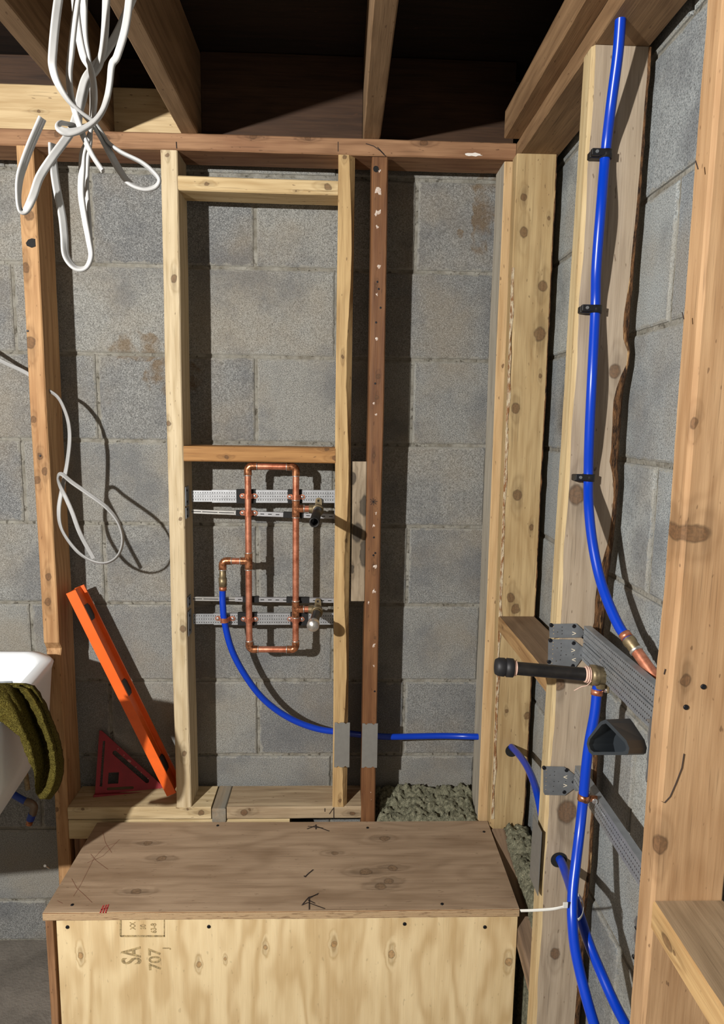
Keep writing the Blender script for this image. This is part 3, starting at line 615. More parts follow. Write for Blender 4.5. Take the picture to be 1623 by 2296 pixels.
marks(bench, [mz(q) for q in ([(678, 2028), (692, 2012), (712, 2006)], [(676, 2030), (690, 2024), (728, 2038)], [(693, 2012), (693, 2040)], [(690, 2018), (706, 2026)], [(694, 2014), (714, 2003)])], (0, 0, 1), .0019)
marks(bench, [mz(q) for q in ([(684, 1966), (690, 1960), (702, 1950)], [(681, 1964), (685, 1967)])], (0, 0, 1), .0024)
marks(bench, [mz(q) for q in ([(688, 1859), (706, 1852), (738, 1864)], [(708, 1849), (708, 1860)], [(690, 1853), (724, 1857)])], (0, 0, 1), .0026)
marks(bench, [mz(q) for q in ([(224, 2048), (232, 2030)], [(230, 2048), (238, 2029)], [(236, 2048), (243, 2028)], [(226, 2040), (242, 2036)])], (0, 0, 1), .0022, 'redink', split=True)
M['thinink'] = plain('faint_red_pencil', (132, 84, 66), .9)
marks(bench, [mz(q) for q in ([(160, 1970), (172, 1992), (190, 2008), (206, 2024)], [(203, 1915), (215, 1930), (242, 1950)], [(230, 1865), (236, 1890), (250, 1912)], [(262, 1890), (235, 1898), (210, 1925), (180, 1985), (164, 2010)], [(195, 1935), (230, 1920), (268, 1882)], [(128, 2020), (140, 2026)])], (0, 0, 1), .0006, 'thinink', split=True)
# printed stamp on the front panel, letters turned on their side
t = NT('stamp_ink'); P = t.obj(); M['stamp'] = t.done(t.mix(t.map(t.noise(P, 160, 4, .8), .40, .62), srgb((128, 112, 84)), srgb((196, 172, 124))), .9, 0, .1)
def stamp(txt, px, py, size, sx=1., sy=1.):
    p = at(px, py, 1.2452); fr = Matrix(((0, -1, 0, p.x), (0, 0, 1, p.y), (1, 0, 0, p.z), (0, 0, 0, 1)))   # text x -> up, text y -> left
    vf = text2d(txt, size, .0001); mb = MB(); mb.add([Matrix(((0, -1, 0, p.x), (0, 0, -1, p.y), (1, 0, 0, p.z), (0, 0, 0, 1))) @ Vector((v.x * sx, v.y * sy, v.z + .0003)) for v in vf[0]], vf[1])
    o = mb.build('grade_stamp', M['stamp'], front); o['label'] = 'grey printed stamp "%s" turned on its side' % txt
stamp('SA', 315, 2162, .058, .62, .95); stamp('707', 360, 2176, .036, .95, .95); stamp('63-8', 350, 2092, .0155, .8, 1.); stamp('30', 326, 2084, .0150, .8, 1.); stamp('XX', 303, 2084, .0150, .8, 1.); stamp('J', 378, 2128, .018, 1, 1)
p, q, r2, w_ = at(270, 2063, 1.2449), at(270, 2099, 1.2449), at(368, 2099, 1.2449), at(368, 2063, 1.2449)
mb = MB()
for a_, b_2, hw in ((p, q, .0018), (q, r2, .0022), (r2, w_, .0008)):
    d = (b_2 - a_).normalized(); n_ = Vector((-d.z, 0, d.x)) * hw; mb.add([a_ - n_, b_2 - n_ + d * .001, b_2 + n_ + d * .001, a_ + n_], [(0, 1, 2, 3)])
mb.build('stamp_frame', M['stamp'], front)

# ------------------------------------------------------------------ insulation, board beside the bench
def lumpy(name, x0, x1, y0, y1, z, zb, label, seed, amp=.016, zf=None):
    nx, ny = max(6, int((x1 - x0) / .004)), max(6, int((y1 - y0) / .004)); mb = MB(); vs_ = []; fs = []
    for j in range(ny + 1):
        for i in range(nx + 1):
            x, y = x0 + (x1 - x0) * i / nx, y0 + (y1 - y0) * j / ny; p = Vector((x * 62, y * 62, seed))
            h = noise.noise(p) + .6 * noise.noise(p * 2.3) + .7 * abs(noise.noise(p * 4)) + .4 * noise.noise(p * 9)
            edge = min(i, nx - i, 3) / 3 * min(j, ny - j, 3) / 3
            vs_.append((x + .003 * noise.noise(p * 4), y + .003 * noise.noise(p * 4 + Vector((5, 5, 5))), (zf(x, y) if zf else z) + h * amp * .8 + .012 * noise.noise(Vector((x * 17, y * 17, seed + 4))) - (1 - edge) * .02))
    for j in range(ny):
        for i in range(nx): k = j * (nx + 1) + i; fs.append((k, k + 1, k + nx + 2, k + nx + 1))
    mb.add(vs_, fs, 0, True); n = len(vs_)
    per = [i for i in range(nx + 1)] + [j * (nx + 1) + nx for j in range(1, ny + 1)] + [ny * (nx + 1) + i for i in range(nx - 1, -1, -1)] + [j * (nx + 1) for j in range(ny - 1, 0, -1)]
    low = [(vs_[k][0], vs_[k][1], zb) for k in per]; m = len(per)
    k0 = len(mb.v); mb.add(low, []); mb.f += [(per[(i + 1) % m], per[i], k0 + i, k0 + (i + 1) % m) for i in range(m)] + [tuple(range(k0, k0 + m))[::-1]]; mb.mi += [0] * (m + 1); mb.sm += [False] * (m + 1)
    return tag(mb.build(name, M['wool']), label, 'insulation')
lumpy('mineral_wool', .100, .366, 1.556, 1.674, -1.0, -1.45, 'grey green insulation behind the bench, right of the reddish stud', 3, .017, lambda x, y: -1.010 + .030 * max(0, (y - 1.58) / .09))
lumpy('mineral_wool', .414, .482, 1.150, 1.524, -1.0, -1.45, 'grey green insulation at the foot of the corner post', 8, .013, lambda x, y: -.998 - .06 * (1.52 - y))
lumpy('mineral_wool', -.630, -.59, 1.585, 1.66, -1.09, -1.2, 'small tuft of insulation in the dark gap under the left ledger', 13, .012)
M['wpt'] = wood('paint_worn_board', (156, 132, 108), (112, 92, 74), seed=98, rings=20, blot=(78, 66, 58), blotamt=.8)
o = board('loose_board', (.4045, 1.520, -1.030), (.4005, 1.150, -1.098), XD, .034, .045, M['wpt'], seed=98, jit=.0012); tag(o, 'worn brown board lying between the bench and the right wall', 'board')

# ------------------------------------------------------------------ nail plates
def nailplate(p0, p1, label, group=None):
    w_, h_ = abs(p1.x - p0.x), abs(p0.z - p1.z); n = 5; out = []
    xs = [0, .16, .26, .38, .62, .74, .84, 1]; dz_ = [0, 0, .0035, 0, 0, .0035, 0, 0]
    top = [(x * w_, h_ - d) for x, d in zip(xs, dz_)]; bot = [(x * w_, d) for x, d in zip(xs, dz_)]
    vf = shape2d([bot + top[::-1]], .0008); mb = MB(); fr = frame((min(p0.x, p1.x), p0.y, min(p0.z, p1.z)), (1, 0, 0), (0, 0, 1)); plane_mesh(mb, vf, fr)
    return tag(mb.build('nail_plate', M['plate']), label, 'nail plate', group)
nailplate(at(750, 1620, FY - .002), at(783, 1720, FY - .002), 'grey steel nail plate on the light pine stud, left of the pair')
nailplate(at(812, 1622, FY - .002), at(845, 1721, FY - .002), 'grey steel nail plate on the reddish stud, right of the pair')
mb = MB(); mb.box((.3705, 1.094, -.862), (.3719, 1.146, -.735)); tag(mb.build('nail_plate', M['plate']), 'steel nail plate seen edge-on on the left side of the bark-edged stud', 'nail plate')

# ------------------------------------------------------------------ copper manifold
YP = 1.585; R1 = .0079; R2 = .0094
XL = .5 * (at(557, 1150, YP).x + at(557.5, 1350, YP).x); XR_ = .5 * (at(662.5, 1150, YP).x + at(663.5, 1350, YP).x)
ZT, ZB = at(610, 1046, YP).z, at(610, 1456, YP).z; ZE = at(530, 1258, YP).z; XE = at(499, 1270, YP).x
ZU, ZD = at(680, 1141, YP).z, at(680, 1366, YP).z; XB = at(713, 1140, YP).x
man = thing('copper_manifold', (.5 * (XL + XR_), YP, ZB), 'rectangular copper pipe loop between the pale and the light stud', 'pipe')
V3 = lambda x, z, y=YP: Vector((x, y, z))
def pipe(a, b): mb = MB(); mb.tube([a, b], R1, 18); return mb.build('copper_pipe', M['copper'], man)
def ringat(mb, p, ax, mi=1, r=R2): mb.lathe(p, ax, [(-.0012, r * .97), (-.0006, r * 1.07), (.0006, r * 1.07), (.0012, r * .97)], 18, mi)
def elbow(c, d1, d2):
    d1, d2 = Vector(d1), Vector(d2); r = .0105; pts = [c + d1 * .022, c + d1 * r]
    for k in range(1, 8):
        an = math.pi / 2 * k / 8; pts.append(c + d1 * r + d2 * r - (d2 * math.cos(an) + d1 * math.sin(an)) * r + (d1 * 0))
    pts += [c + d2 * r, c + d2 * .022]; mb = MB(); mb.tube(pts, R2, 18); ringat(mb, pts[0], d1); ringat(mb, pts[-1], d2)
    return mb.build('elbow', [M['copper2'], M['solder']], man)
def tee(c, ax, br):
    ax, br = Vector(ax), Vector(br); mb = MB(); mb.tube([c - ax * .021, c + ax * .021], R2, 18); mb.tube([c, c + br * .020], R2 * .98, 18)
    ringat(mb, c - ax * .021, ax); ringat(mb, c + ax * .021, ax); ringat(mb, c + br * .020, br); return mb.build('tee', [M['copper2'], M['solder']], man)
UX, UZ = Vector((1, 0, 0)), Vector((0, 0, 1))
pipe(V3(XL, ZT - .015), V3(XL, ZE + .018)); pipe(V3(XL, ZE - .018), V3(XL, ZB + .015)); pipe(V3(XL + .015, ZT), V3(XR_ - .015, ZT)); pipe(V3(XL + .015, ZB), V3(XR_ - .015, ZB))
pipe(V3(XR_, ZT - .015), V3(XR_, ZU + .018)); pipe(V3(XR_, ZU - .018), V3(XR_, ZD + .018)); pipe(V3(XR_, ZD - .018), V3(XR_, ZB + .015)); pipe(V3(XL - .018, ZE), V3(XE + .018, ZE))
elbow(V3(XL, ZT), UX, -UZ); elbow(V3(XR_, ZT), -UX, -UZ); elbow(V3(XL, ZB), UX, UZ); elbow(V3(XR_, ZB), -UX, UZ); elbow(V3(XE, ZE), UX, -UZ)
tee(V3(XL, ZE), UZ, -UX); tee(V3(XR_, ZU), UZ, UX); tee(V3(XR_, ZD), UZ, UX)
mb = MB(); za = at(499, 1299, YP).z; mb.lathe(V3(XE, ZE - .020), -UZ, [(0, .0082), (.022, .0084), (.0225, .0100), (.042, .0098), (.0425, .0086), (.052, .0086)], 18); mb.build('pipe_adapter', M['brass'], man)
for k, z in enumerate((ZU, ZD)):
    c = V3(XB, z); mb = MB(); mb.tube([V3(XR_ + .018, z), V3(XB - .010, z)], R1, 16); mb.build('copper_pipe', M['copper'], man)
    mb = MB(); mb.tube([c - UX * .022, c + UX * .004], .0105, 18); mb.lathe(c + Vector((0, .006, 0)), (0, -1, 0), [(0, .009), (.006, .0125), (.022, .0125), (.0225, .0140), (.034, .0140), (.0345, .0115)], 22)
    mb.lathe(c, (0, 0, 1), [(0, .009), (.006, .008), (.0065, .003)], 12)
    hl = [(.0032 * math.cos(q * math.pi / 6), .020 + .0032 * math.sin(q * math.pi / 6)) for q in range(12)]
    vf = shape2d([[(-.009, 0), (.009, 0), (.0075, .018)] + [(.0075 * math.cos(q * math.pi / 8), .020 + .0075 * math.sin(q * math.pi / 8)) for q in range(0, 9)] + [(-.0075, .018)], hl], .0014)
    plane_mesh(mb, vf, frame((c.x + .001, YP + .002, c.z), (1, 0, 0), (0, 0, 1))); de = mb.build('drop_ear_elbow', M['brass'], man)
    if k == 0:
        mb = MB(); ax = Vector((-.004, -1, 0)); mb.lathe(c + Vector((0, -.02, 0)), ax, [(0, .0106), (.190, .0106), (.190, .0082), (.10, .0082), (.10, .0001)], 24); o = mb.build('pipe_nipple', M['blackiron'], man); o['label'] = 'black open-ended pipe stub'
    else:
        ax = Vector((-.05, -1, .0)); mb = MB(); mb.lathe(c + Vector((0, -.02, 0)), ax, [(0, .0106), (.112, .0106)], 24); o = mb.build('pipe_nipple', M['blackiron'], man); o['label'] = 'dark pipe stub with a silver cap'
        mb = MB(); mb.lathe(c + Vector((0, -.02, 0)) + ax * .094, ax, [(0, .0125), (.002, .0140), (.018, .0142), (.022, .0125), (.0235, .0001)], 24); mb.build('pipe_cap', metal_mat('crinkled_silver_cap', (235, 232, 226), .3, var=.7), o)
        mb = MB()
        for q in range(5): mb.lathe(c + Vector((0, -.022, 0)) + ax * (.006 + q * .0022), ax, [(0, .0108), (.001, .0120), (.002, .0108)], 20)
        mb.build('thread_tape', M['brass'], o)
# ------------------------------------------------------------------ slotted support rails
def railmesh(L_, h, fold=.009, ridge=True):
    """local: x length, z height, front face at y=0 looking to -y"""
    pr = [(-h / 2, fold), (-h / 2, 0)]
    if ridge:
        for q in (-h / 6, h / 6): pr += [(q - .0012, 0), (q - .0006, -.0010), (q + .0006, -.0010), (q + .0012, 0)]
    pr += [(h / 2, 0), (h / 2, fold)]; th = .0010
    back = [(z * (1 - 2 * th / h), y + th) if 0 < i < len(pr) - 1 else (z * (1 - 2 * th / h), y) for i, (z, y) in enumerate(pr)][::-1]
    pf = pr + back; return [[Vector((x, y, z)) for z, y in pf] for x in (0, L_)]
def rail(name, pL, pR, h, mat, label, pads=(), inner=0., narrow=False, endplates=True, up=(0, 0, 1), Yf=None):
    f = frame(pL, pR - pL, up); Ln = (pR - pL).length; root = thing(name, pL.lerp(pR, .5), label, 'bracket'); root.location
    mb = MB(); rg = railmesh(Ln - inner, h, ridge=not narrow); rg = [[v + Vector((inner, 0, 0)) for v in r] for r in rg]; mb.loft([[f @ v for v in r] for r in rg], caps=True)
    g = f @ Matrix.Translation((0, 0, 0)); mb.build('outer_rail', mat, root, frame=g)
    if inner:
        mb = MB(); rg = [[v + Vector((-.004, .0012, 0)) for v in r] for r in railmesh(inner + .02, h * .88, .006, ridge=not narrow)]; mb.loft([[f @ v for v in r] for r in rg], caps=True); mb.build('inner_rail', M['steel_slot2'] if narrow else mat, root, frame=g)
    for a_, b_3 in pads:
        mb = MB(); x0, x1 = (f.inverted() @ a_).x, (f.inverted() @ b_3).x; q = f; mb.box((0, 0, 0), (1, 1, 1), 0, 0)
        mb.v = [q @ Vector((lerp(x0, x1, v.x), lerp(-.0016, .0105, v.y), (v.z - .5) * (h + .0028))) for v in mb.v]; mb.build('rubber_pad', M['blackrub'], root)
    return root, f
YR = YP + .0098
def A(x, y): return at(x, y, YR)
r_uw, f_uw = rail('support_rail', A(433, 1112.5), A(753, 1113.5), .031, M['steel_dot'], 'wide perforated steel rail behind the upper part of the copper loop', [(A(530, 1112), A(573, 1112)), (A(645, 1113), A(677, 1113))], inner=A(475, 1112).x - A(433, 1112).x)
r_un, f_un = rail('support_rail', A(433, 1147), A(751, 1158.5), .0108, M['steel_slot'], 'narrow slotted steel rail just below the upper wide rail', [(A(529, 1149), A(575, 1149)), (A(635, 1153), A(680, 1155))], inner=A(529, 1112).x - A(433, 1112).x, narrow=True)
r_ln, f_ln = rail('support_rail', A(436, 1343), A(751, 1347), .0108, M['steel_slot'], 'narrow slotted steel rail just above the lower wide rail', [(A(544, 1344), A(580, 1344)), (A(642, 1346), A(693, 1346))], inner=A(529, 1112).x - A(436, 1112).x, narrow=True)
r_lw, f_lw = rail('support_rail', A(436, 1388.5), A(751, 1388), .029, M['steel_dot'], 'wide perforated steel rail behind the lower part of the copper loop', [(A(533, 1388), A(576, 1388)), (A(651, 1388), A(691, 1388))], inner=A(480, 1112).x - A(436, 1112).x)
for rt, z0, z1 in ((r_uw, 1090, 1132), (r_un, 1136, 1160), (r_ln, 1334, 1356), (r_lw, 1366, 1420)):
    zt, zb = at(427, z0, 1.59).z, at(427, z1, 1.59).z
    mb = MB(); mb.box((-.3672, FY + .006, zb), (-.3658, YR + .004, zt)); e = mb.build('end_plate', M['steel_dim'], rt)
    mb = MB(); mb.box((-.0140, FY + .012, zb), (-.0126, YR + .006, zt)); mb.build('end_plate', M['steel_dim'], rt)
    screwheads(e, [(-.3655, FY + .018, lerp(zb, zt, .2)), (-.3655, FY + .018, lerp(zb, zt, .8))], (1, 0, 0), .003)
# straps
M['strap'] = M['copper']
def strap(fr, R, lift, label, ear=.0155, hw=.0058):
    """fr: origin on the mounting face below the pipe axis, X across the pipe, Z along the pipe, -Y away from the face; lift = axis height above the face"""
    root = thing('pipe_strap', fr.translation, label, 'pipe strap', None)
    pr = [(-ear, 0), (-R - .002, 0)]
    if lift > .004: pr.append((-R - .0010, lift * .55))
    for k in range(9): an = math.pi - math.pi * k / 8; pr.append(((R + .0008) * math.cos(an), lift + (R + .0008) * math.sin(an)))
    if lift > .004: pr.append((R + .0010, lift * .55))
    pr += [(R + .002, 0), (ear, 0)]; th = .0009; mb = MB(); rings = []
    for i, (x, y) in enumerate(pr):
        a_ = pr[max(i - 1, 0)]; b_4 = pr[min(i + 1, len(pr) - 1)]; tx, ty = b_4[0] - a_[0], b_4[1] - a_[1]; l_ = math.hypot(tx, ty); nx, ny = -ty / l_ * th, tx / l_ * th
        rings.append([fr @ Vector(v) for v in ((x, -y, -hw), (x + nx, -(y + ny), -hw), (x + nx, -(y + ny), hw), (x, -y, hw))])
    mb.loft(rings, caps=True)
    for sx in (-1, 1): mb.lathe(fr @ Vector((sx * ear, 0, 0)), fr.to_3x3() @ Vector((0, -1, 0)), [(0, hw), (.0009, hw)], 14)
    mb.build('band', M['strap'], root)
    for sx in (-1, 1): mb = MB(); mb.lathe(fr @ Vector((sx * (ear - .0005), -.0009, 0)), fr.to_3x3() @ Vector((0, -1, 0)), [(0, .0042), (.0012, .0040), (.0022, .0026), (.0023, .0001)], 12); mb.build('screw', M['chrome'], root)
    return root
YS = YR - .0018
for x, z, lab in ((XL, at(556, 1112, YS).z, 'copper strap holding the left riser on the upper wide rail'), (XR_, at(663, 1114, YS).z, 'copper strap holding the right riser on the upper wide rail'), (XL, at(556, 1150, YS).z, 'copper strap holding the left riser on the upper narrow rail'),
                  (XL, at(556, 1388, YS).z, 'copper strap holding the left riser on the lower wide rail'), (XR_, at(663, 1388, YS).z, 'copper strap holding the right riser on the lower wide rail')):
    strap(frame((x, YS, z), (1, 0, 0), (0, 0, 1)), R1, YS - YP, lab)
pb = at(503, 1390, YP - .004); strap(frame((pb.x, YS, pb.z), (1, 0, 0), (0, 0, 1)), R1 + .0003, YS - pb.y, 'copper strap holding the blue pipe on the lower wide rail', ear=.019)
# ------------------------------------------------------------------ blue pipes
def bluepipe(pts, label, sub=8, mat='pex'):
    root = thing('water_pipe', pts[0], label, 'pipe'); mb = MB(); mb.tube(smoothpath(pts, sub), R1, 20); mb.build('pipe_run', M[mat], root); return root
def crimp(root, p, ax, r=.0092, w=.009, mat='copper'):
    mb = MB(); ax = Vector(ax).normalized(); mb.lathe(Vector(p) - ax * w / 2, ax, [(0, .0078), (0, r), (w, r), (w, .0078)], 20, caps=False); return mb.build('crimp_ring', M[mat], root)
zpe = ZE - .068
P1 = [V3(XE, zpe + .004), at(499, 1335, YP), at(500, 1362, YP - .003), at(503, 1392, YP - .004), at(517, 1450, YP), at(542, 1502, 1.592), at(580, 1556, 1.600), at(620, 1592, 1.608), at(665, 1618, 1.614), at(715, 1635, 1.618), at(765, 1642, 1.62), at(815, 1648, 1.622), at(870, 1652, 1.628), at(930, 1651, 1.636), at(990, 1650, 1.636), at(1040, 1651, 1.625), at(1079, 1652, 1.60), at(1092, 1653, 1.585)]
b1 = bluepipe(P1, 'blue pipe curving down from the copper loop and running right through the studs'); crimp(b1, V3(XE, zpe - .001), UZ)
YC = 1.088
P2 = [at(1398, -60, 1.02), at(1392, 30, 1.035), at(1385, 121, 1.05), at(1370, 235, 1.068), at(1357, 347, YC), at(1347, 470, 1.072), at(1337, 600, 1.078), at(1334.5, 694, YC), at(1327, 850, 1.072), at(1321, 980, 1.078), at(1319, 1071, YC), at(1320, 1140, 1.06), at(1328, 1215, 1.035), at(1343, 1290, 1.01), at(1363, 1350, .98), at(1388, 1405, .95), at(1410, 1436, .93)]
b2 = bluepipe(P2, 'long blue riser on the bark-edged stud, bending right behind the nearest stud'); ax = (P2[-1] - P2[-2]).normalized(); p = P2[-1]
crimp(b2, p - ax * .008, ax)
mb = MB(); mb.lathe(p - ax * .002, ax, [(0, .0098), (.006, .0104), (.010, .0092), (.020, .0092), (.021, .0086)], 20); mb.build('pipe_adapter', M['brass'], b2)
mb = MB(); mb.lathe(p + ax * .017, ax, [(0, .0102), (.003, .0104), (.004, .009)], 20); mb.build('solder_joint', M['solder'], b2)
mb = MB(); mb.tube([p + ax * .012, p + ax * .11], .0086, 18); mb.build('copper_pipe', M['copper'], b2)
for k, (pp, nm) in enumerate((((1357, 347), 'topmost'), ((1334.5, 694), 'middle'), ((1319, 1071), 'lowest'))):
    c = at(pp[0], pp[1], YC); root = thing('pipe_clamp', (c.x, 1.10, c.z), '%s of the three black clamps holding the blue riser' % nm, 'clamp')
    mb = MB(); mb.lathe(c - UZ * .006, (.03, 0, 1), [(0, .0081), (0, .0102), (.012, .0102), (.012, .0081)], 22, caps=False); mb.box((c.x - .0245, YC - .002, c.z - .0058), (c.x - .006, 1.1005, c.z + .0052), 0, .0012); mb.box((c.x - .0245, YC - .0095, c.z - .0040), (c.x + .002, YC - .002, c.z + .0062), 0, .001)
    mb.box((c.x + .004, YC, c.z - .0058), (c.x + .0104, 1.1005, c.z + .0058), 0, .001)
    mb.build('clamp_body', M['black'], root); mb = MB(); mb.lathe((c.x - .0165, YC - .0096, c.z + .001), (0, -1, 0), [(0, .0028), (.0012, .0024)], 12); mb.build('nail', M['steel_dim'], root)
P3 = [at(1340, 1532, .995), at(1338, 1552, .995), at(1333, 1600, .99), at(1321, 1665, .985), at(1314, 1720, .982), at(1308, 1785, .98), at(1300, 1860, .965), at(1291, 1935, .94), at(1284, 2000, .92), at(1283, 2060, .90), at(1288, 2120, .885), at(1300, 2180, .87), at(1318, 2250, .85), at(1342, 2330, .83)]
P4 = [Vector((.435, 1.66, -.80)), at(1140, 1668, 1.555), at(1148, 1676, 1.52), at(1163, 1692, 1.46), at(1181, 1718, 1.38), at(1196, 1752, 1.30), at(1207, 1790, 1.235), at(1222, 1855, 1.18), at(1243, 1905, 1.135), at(1258, 1932, 1.09), at(1272, 1968, 1.04), at(1287, 2012, .955), at(1302, 2060, .932), at(1322, 2120, .905), at(1347, 2180, .885), at(1378, 2250, .86), at(1420, 2330, .84)]
b3 = bluepipe(P3, 'blue pipe dropping from the brass fitting in front of the bark-edged stud'); crimp(b3, P3[1], P3[2] - P3[1])
b4 = bluepipe(P4, 'blue pipe passing through round holes in the corner post and bark-edged stud')
# drilled holes of post and stud: shade inside painted as flat dark discs
def bore(parent, c, r, ln, Yf):
    mb = MB(); n = 24; rg = []
    for yy, rr in ((Yf - .0006, r), (Yf + .0002, r * .98)): rg.append([Vector((c.x + rr * math.cos(2 * math.pi * k / n), yy, c.z + rr * math.sin(2 * math.pi * k / n))) for k in range(n)])
    mb.loft(rg, caps=True); o = mb.build('drilled_hole', M['blackrub'], parent); return o
bore(s6, at(1147, 1683, 1.526), .0160, .04, 1.5255); bore(s7, at(1252, 1927, 1.101), .0150, .04, 1.1000)
# zip tie
mb = MB(); zc = (at(1283, 2032, .905) + at(1296, 2032, .945)) / 2; n = 28; pts = []
for k in range(n): an = 2 * math.pi * k / n; pts.append(zc + Vector((.0125 * math.cos(an) + .008 * math.sin(an), (.0285) * math.sin(an), .0012 * math.cos(an))))
zt_ = thing('zip_tie', zc, 'white zip tie with a long tail around the two crossing blue pipes', 'zip tie')
mb.tube(pts, 0, 8, flat=(.0026, .0007, [Vector((0, 0, 1))] * n), close=True, caps=False); mb.build('loop', M['ziptie'], zt_)
tl = smoothpath([at(1268, 2032, .905), at(1240, 2038, .91), at(1200, 2041, .93), at(1167, 2042, .95)], 5); mb = MB(); mb.tube(tl, 0, 8, flat=(.0022, .0007, [Vector((0, 0, 1))] * len(tl))); mb.build('tail', M['ziptie'], zt_)
mb = MB(); mb.box(at(1268, 2037, .90) - Vector((.004, 0, 0)), at(1276, 2028, .896) + Vector((0, .006, 0)), 0, .0006); mb.build('lock', M['ziptie'], zt_)
# ------------------------------------------------------------------ rails, tabs and stub on the right wall
XRL = .4215
def rrail(z0, z1, tab, chev, screws, label, Y0=1.086, dots=()):
    root = thing('support_rail', (XRL, 1.0, z0), label, 'bracket'); h = z1 - z0; f = frame((XRL, Y0, (z0 + z1) / 2), (0, -1, 0), (0, 0, 1))
    mb = MB(); mb.loft([[f @ v for v in r] for r in railmesh(Y0 - .768, h, .012)], caps=True); mb.build('outer_rail', M['steel_dim_dot'], root, frame=f)
    YT = 1.0995; pts = [at(x, y, YT) for x, y in tab]; o0 = pts[0]; loop = [(p.x - o0.x, p.z - o0.z) for p in pts]
    holes = []
    for x, y in dots: q = at(x, y, YT) - o0; holes.append([(q.x + .0010 * math.cos(k * math.pi / 4), q.z + .0010 * math.sin(k * math.pi / 4)) for k in range(8)])
    mb = MB(); plane_mesh(mb, shape2d([loop] + holes, .0006), frame((o0.x, YT, o0.z), (1, 0, 0), (0, 0, 1)))
    mx = max(p.x for p in pts); zz = [p.z for p in pts if p.x > mx - .003]; mb.box((mx - .001, Y0 - .001, min(zz)), (XRL + .003, YT, max(zz)))
    tb = mb.build('end_tab', M['steel_dim'], root)
    for x, y, d in chev: c = at(x, y, YT - .0008); s_ = .0035; mb = marks(tb, [[c + Vector((-s_ * d, 0, s_ * .75)), c + Vector((s_ * d, 0, 0)), c + Vector((-s_ * d, 0, -s_ * .75))]], (0, -1, 0), .0011, 'w_thin', 'stamped_arrow')
    screwheads(tb, [at(x, y, YT - .0006) for x, y in screws], (0, -1, 0), .0036)
    return root
M['w_thin'] = plain('bare_wood_seen_through_slot', (226, 214, 190), .8)
rrail(-.3735, -.3455, [(1232, 1430), (1231, 1402), (1236, 1399), (1292, 1398), (1306, 1411), (1309, 1429)], [(1287, 1420, 1)], [(1236, 1402), (1287, 1404)], 'upper of the two stacked perforated rails on the right wall', dots=[(1241, 1405), (1241, 1413), (1241, 1421), (1260, 1406), (1260, 1414), (1260, 1421), (1250, 1417)])
rrail(-.4070, -.3760, [(1228, 1494), (1229, 1436), (1234, 1433), (1285, 1434), (1304, 1449), (1305, 1476), (1290, 1496)], [(1285, 1458, 1), (1286, 1479, -1)], [(1234, 1436), (1286, 1442), (1306, 1469), (1284, 1493), (1231, 1484), (1308, 1428)], 'lower of the two stacked perforated rails on the right wall, behind the black stub', dots=[(1240, 1441), (1240, 1448), (1239, 1456), (1239, 1466), (1238, 1477), (1237, 1487), (1258, 1443), (1258, 1451), (1258, 1459), (1257, 1469), (1256, 1479), (1269, 1468), (1285, 1468), (1249, 1453), (1247, 1482)])
rrail(-.6370, -.6020, [(1221, 1782), (1218, 1776), (1218, 1722), (1222, 1718), (1264, 1719), (1287, 1736), (1292, 1746), (1292, 1764), (1266, 1783)], [(1267, 1742, -1), (1267, 1761, 1)], [(1220, 1722), (1270, 1727), (1286, 1753), (1265, 1776)], 'single perforated rail low on the right wall below the dark grey hook', dots=[(1225, 1727), (1225, 1735), (1224, 1744), (1224, 1752), (1223, 1761), (1223, 1770), (1243, 1730), (1243, 1738), (1242, 1752), (1241, 1763), (1240, 1774), (1233, 1738), (1252, 1752), (1268, 1752)])
# plates bent around the nearest stud
def backtab(pts, holes, label):
    YT = .7628; q = [at(x, y, YT) for x, y in pts]; o0 = q[0]; mb = MB(); plane_mesh(mb, shape2d([[(p.x - o0.x, p.z - o0.z) for p in q]], .0007), frame((o0.x, YT, o0.z), (1, 0, 0), (0, 0, 1)))
    o = mb.build('bent_bracket_end', M['steel_dim']); screwheads(o, [at(x, y, YT - .001) for x, y in holes], (0, -1, 0), .0034); return tag(o, label, 'bracket')
backtab([(1480, 1755), (1452, 1758), (1447, 1745), (1451, 1715), (1450, 1700), (1454, 1672), (1452, 1650), (1456, 1622), (1448, 1612), (1480, 1610)], [(1456, 1752)], 'grey steel bracket end at the nearest stud, beside the dark grey hook')
backtab([(1480, 2150), (1428, 2152), (1420, 2140), (1424, 2120), (1420, 2100), (1425, 2080), (1421, 2065), (1426, 2055), (1480, 2050)], [(1429, 2081), (1423, 2146)], 'grey steel bracket end low on the nearest stud near the bottom edge')
# brass fitting with black stub
YN = .995; pe = at(1345, 1515, YN); fit = thing('valve_stub', pe, 'black capped pipe stub on a brass fitting pointing left across the bark-edged stud', 'pipe')
nx = (at(1120, 1500, YN + .02) - pe); nx.z = at(1150, 1503, YN).z - pe.z + .004; nd = Vector((-1, .03, .0)); nd = Vector((-1, .06, (at(1155, 1503, YN).z - at(1320, 1514, YN).z) / (at(1320, 1514, YN).x - at(1155, 1503, YN).x))).normalized()
mb = MB(); mb.lathe(pe - nd * .016, nd, [(0, .012), (.004, .0145), (.020, .0150), (.021, .0165), (.031, .0165), (.032, .0120)], 22); mb.lathe(pe, (0, 0, -1), [(0, .010), (.014, .0105), (.020, .0092)], 18)
for sx, sz in ((-.0, .020), (.0, -.020)): mb.box(pe + Vector((.010, -.010, sz - .006)), pe + Vector((.013, .012, sz + .006)), 0, .001)
mb.box(pe + Vector((.010, -.006, -.02)), pe + Vector((.0135, .010, .02)), 0, .001); fb = mb.build('brass_body', M['brass'], fit)
screwheads(fit, [pe + Vector((.008, -.004, .021)), pe + Vector((.008, -.004, -.023)), pe + Vector((.006, .012, .020))], (-1, -.4, 0), .0038, 'chrome')
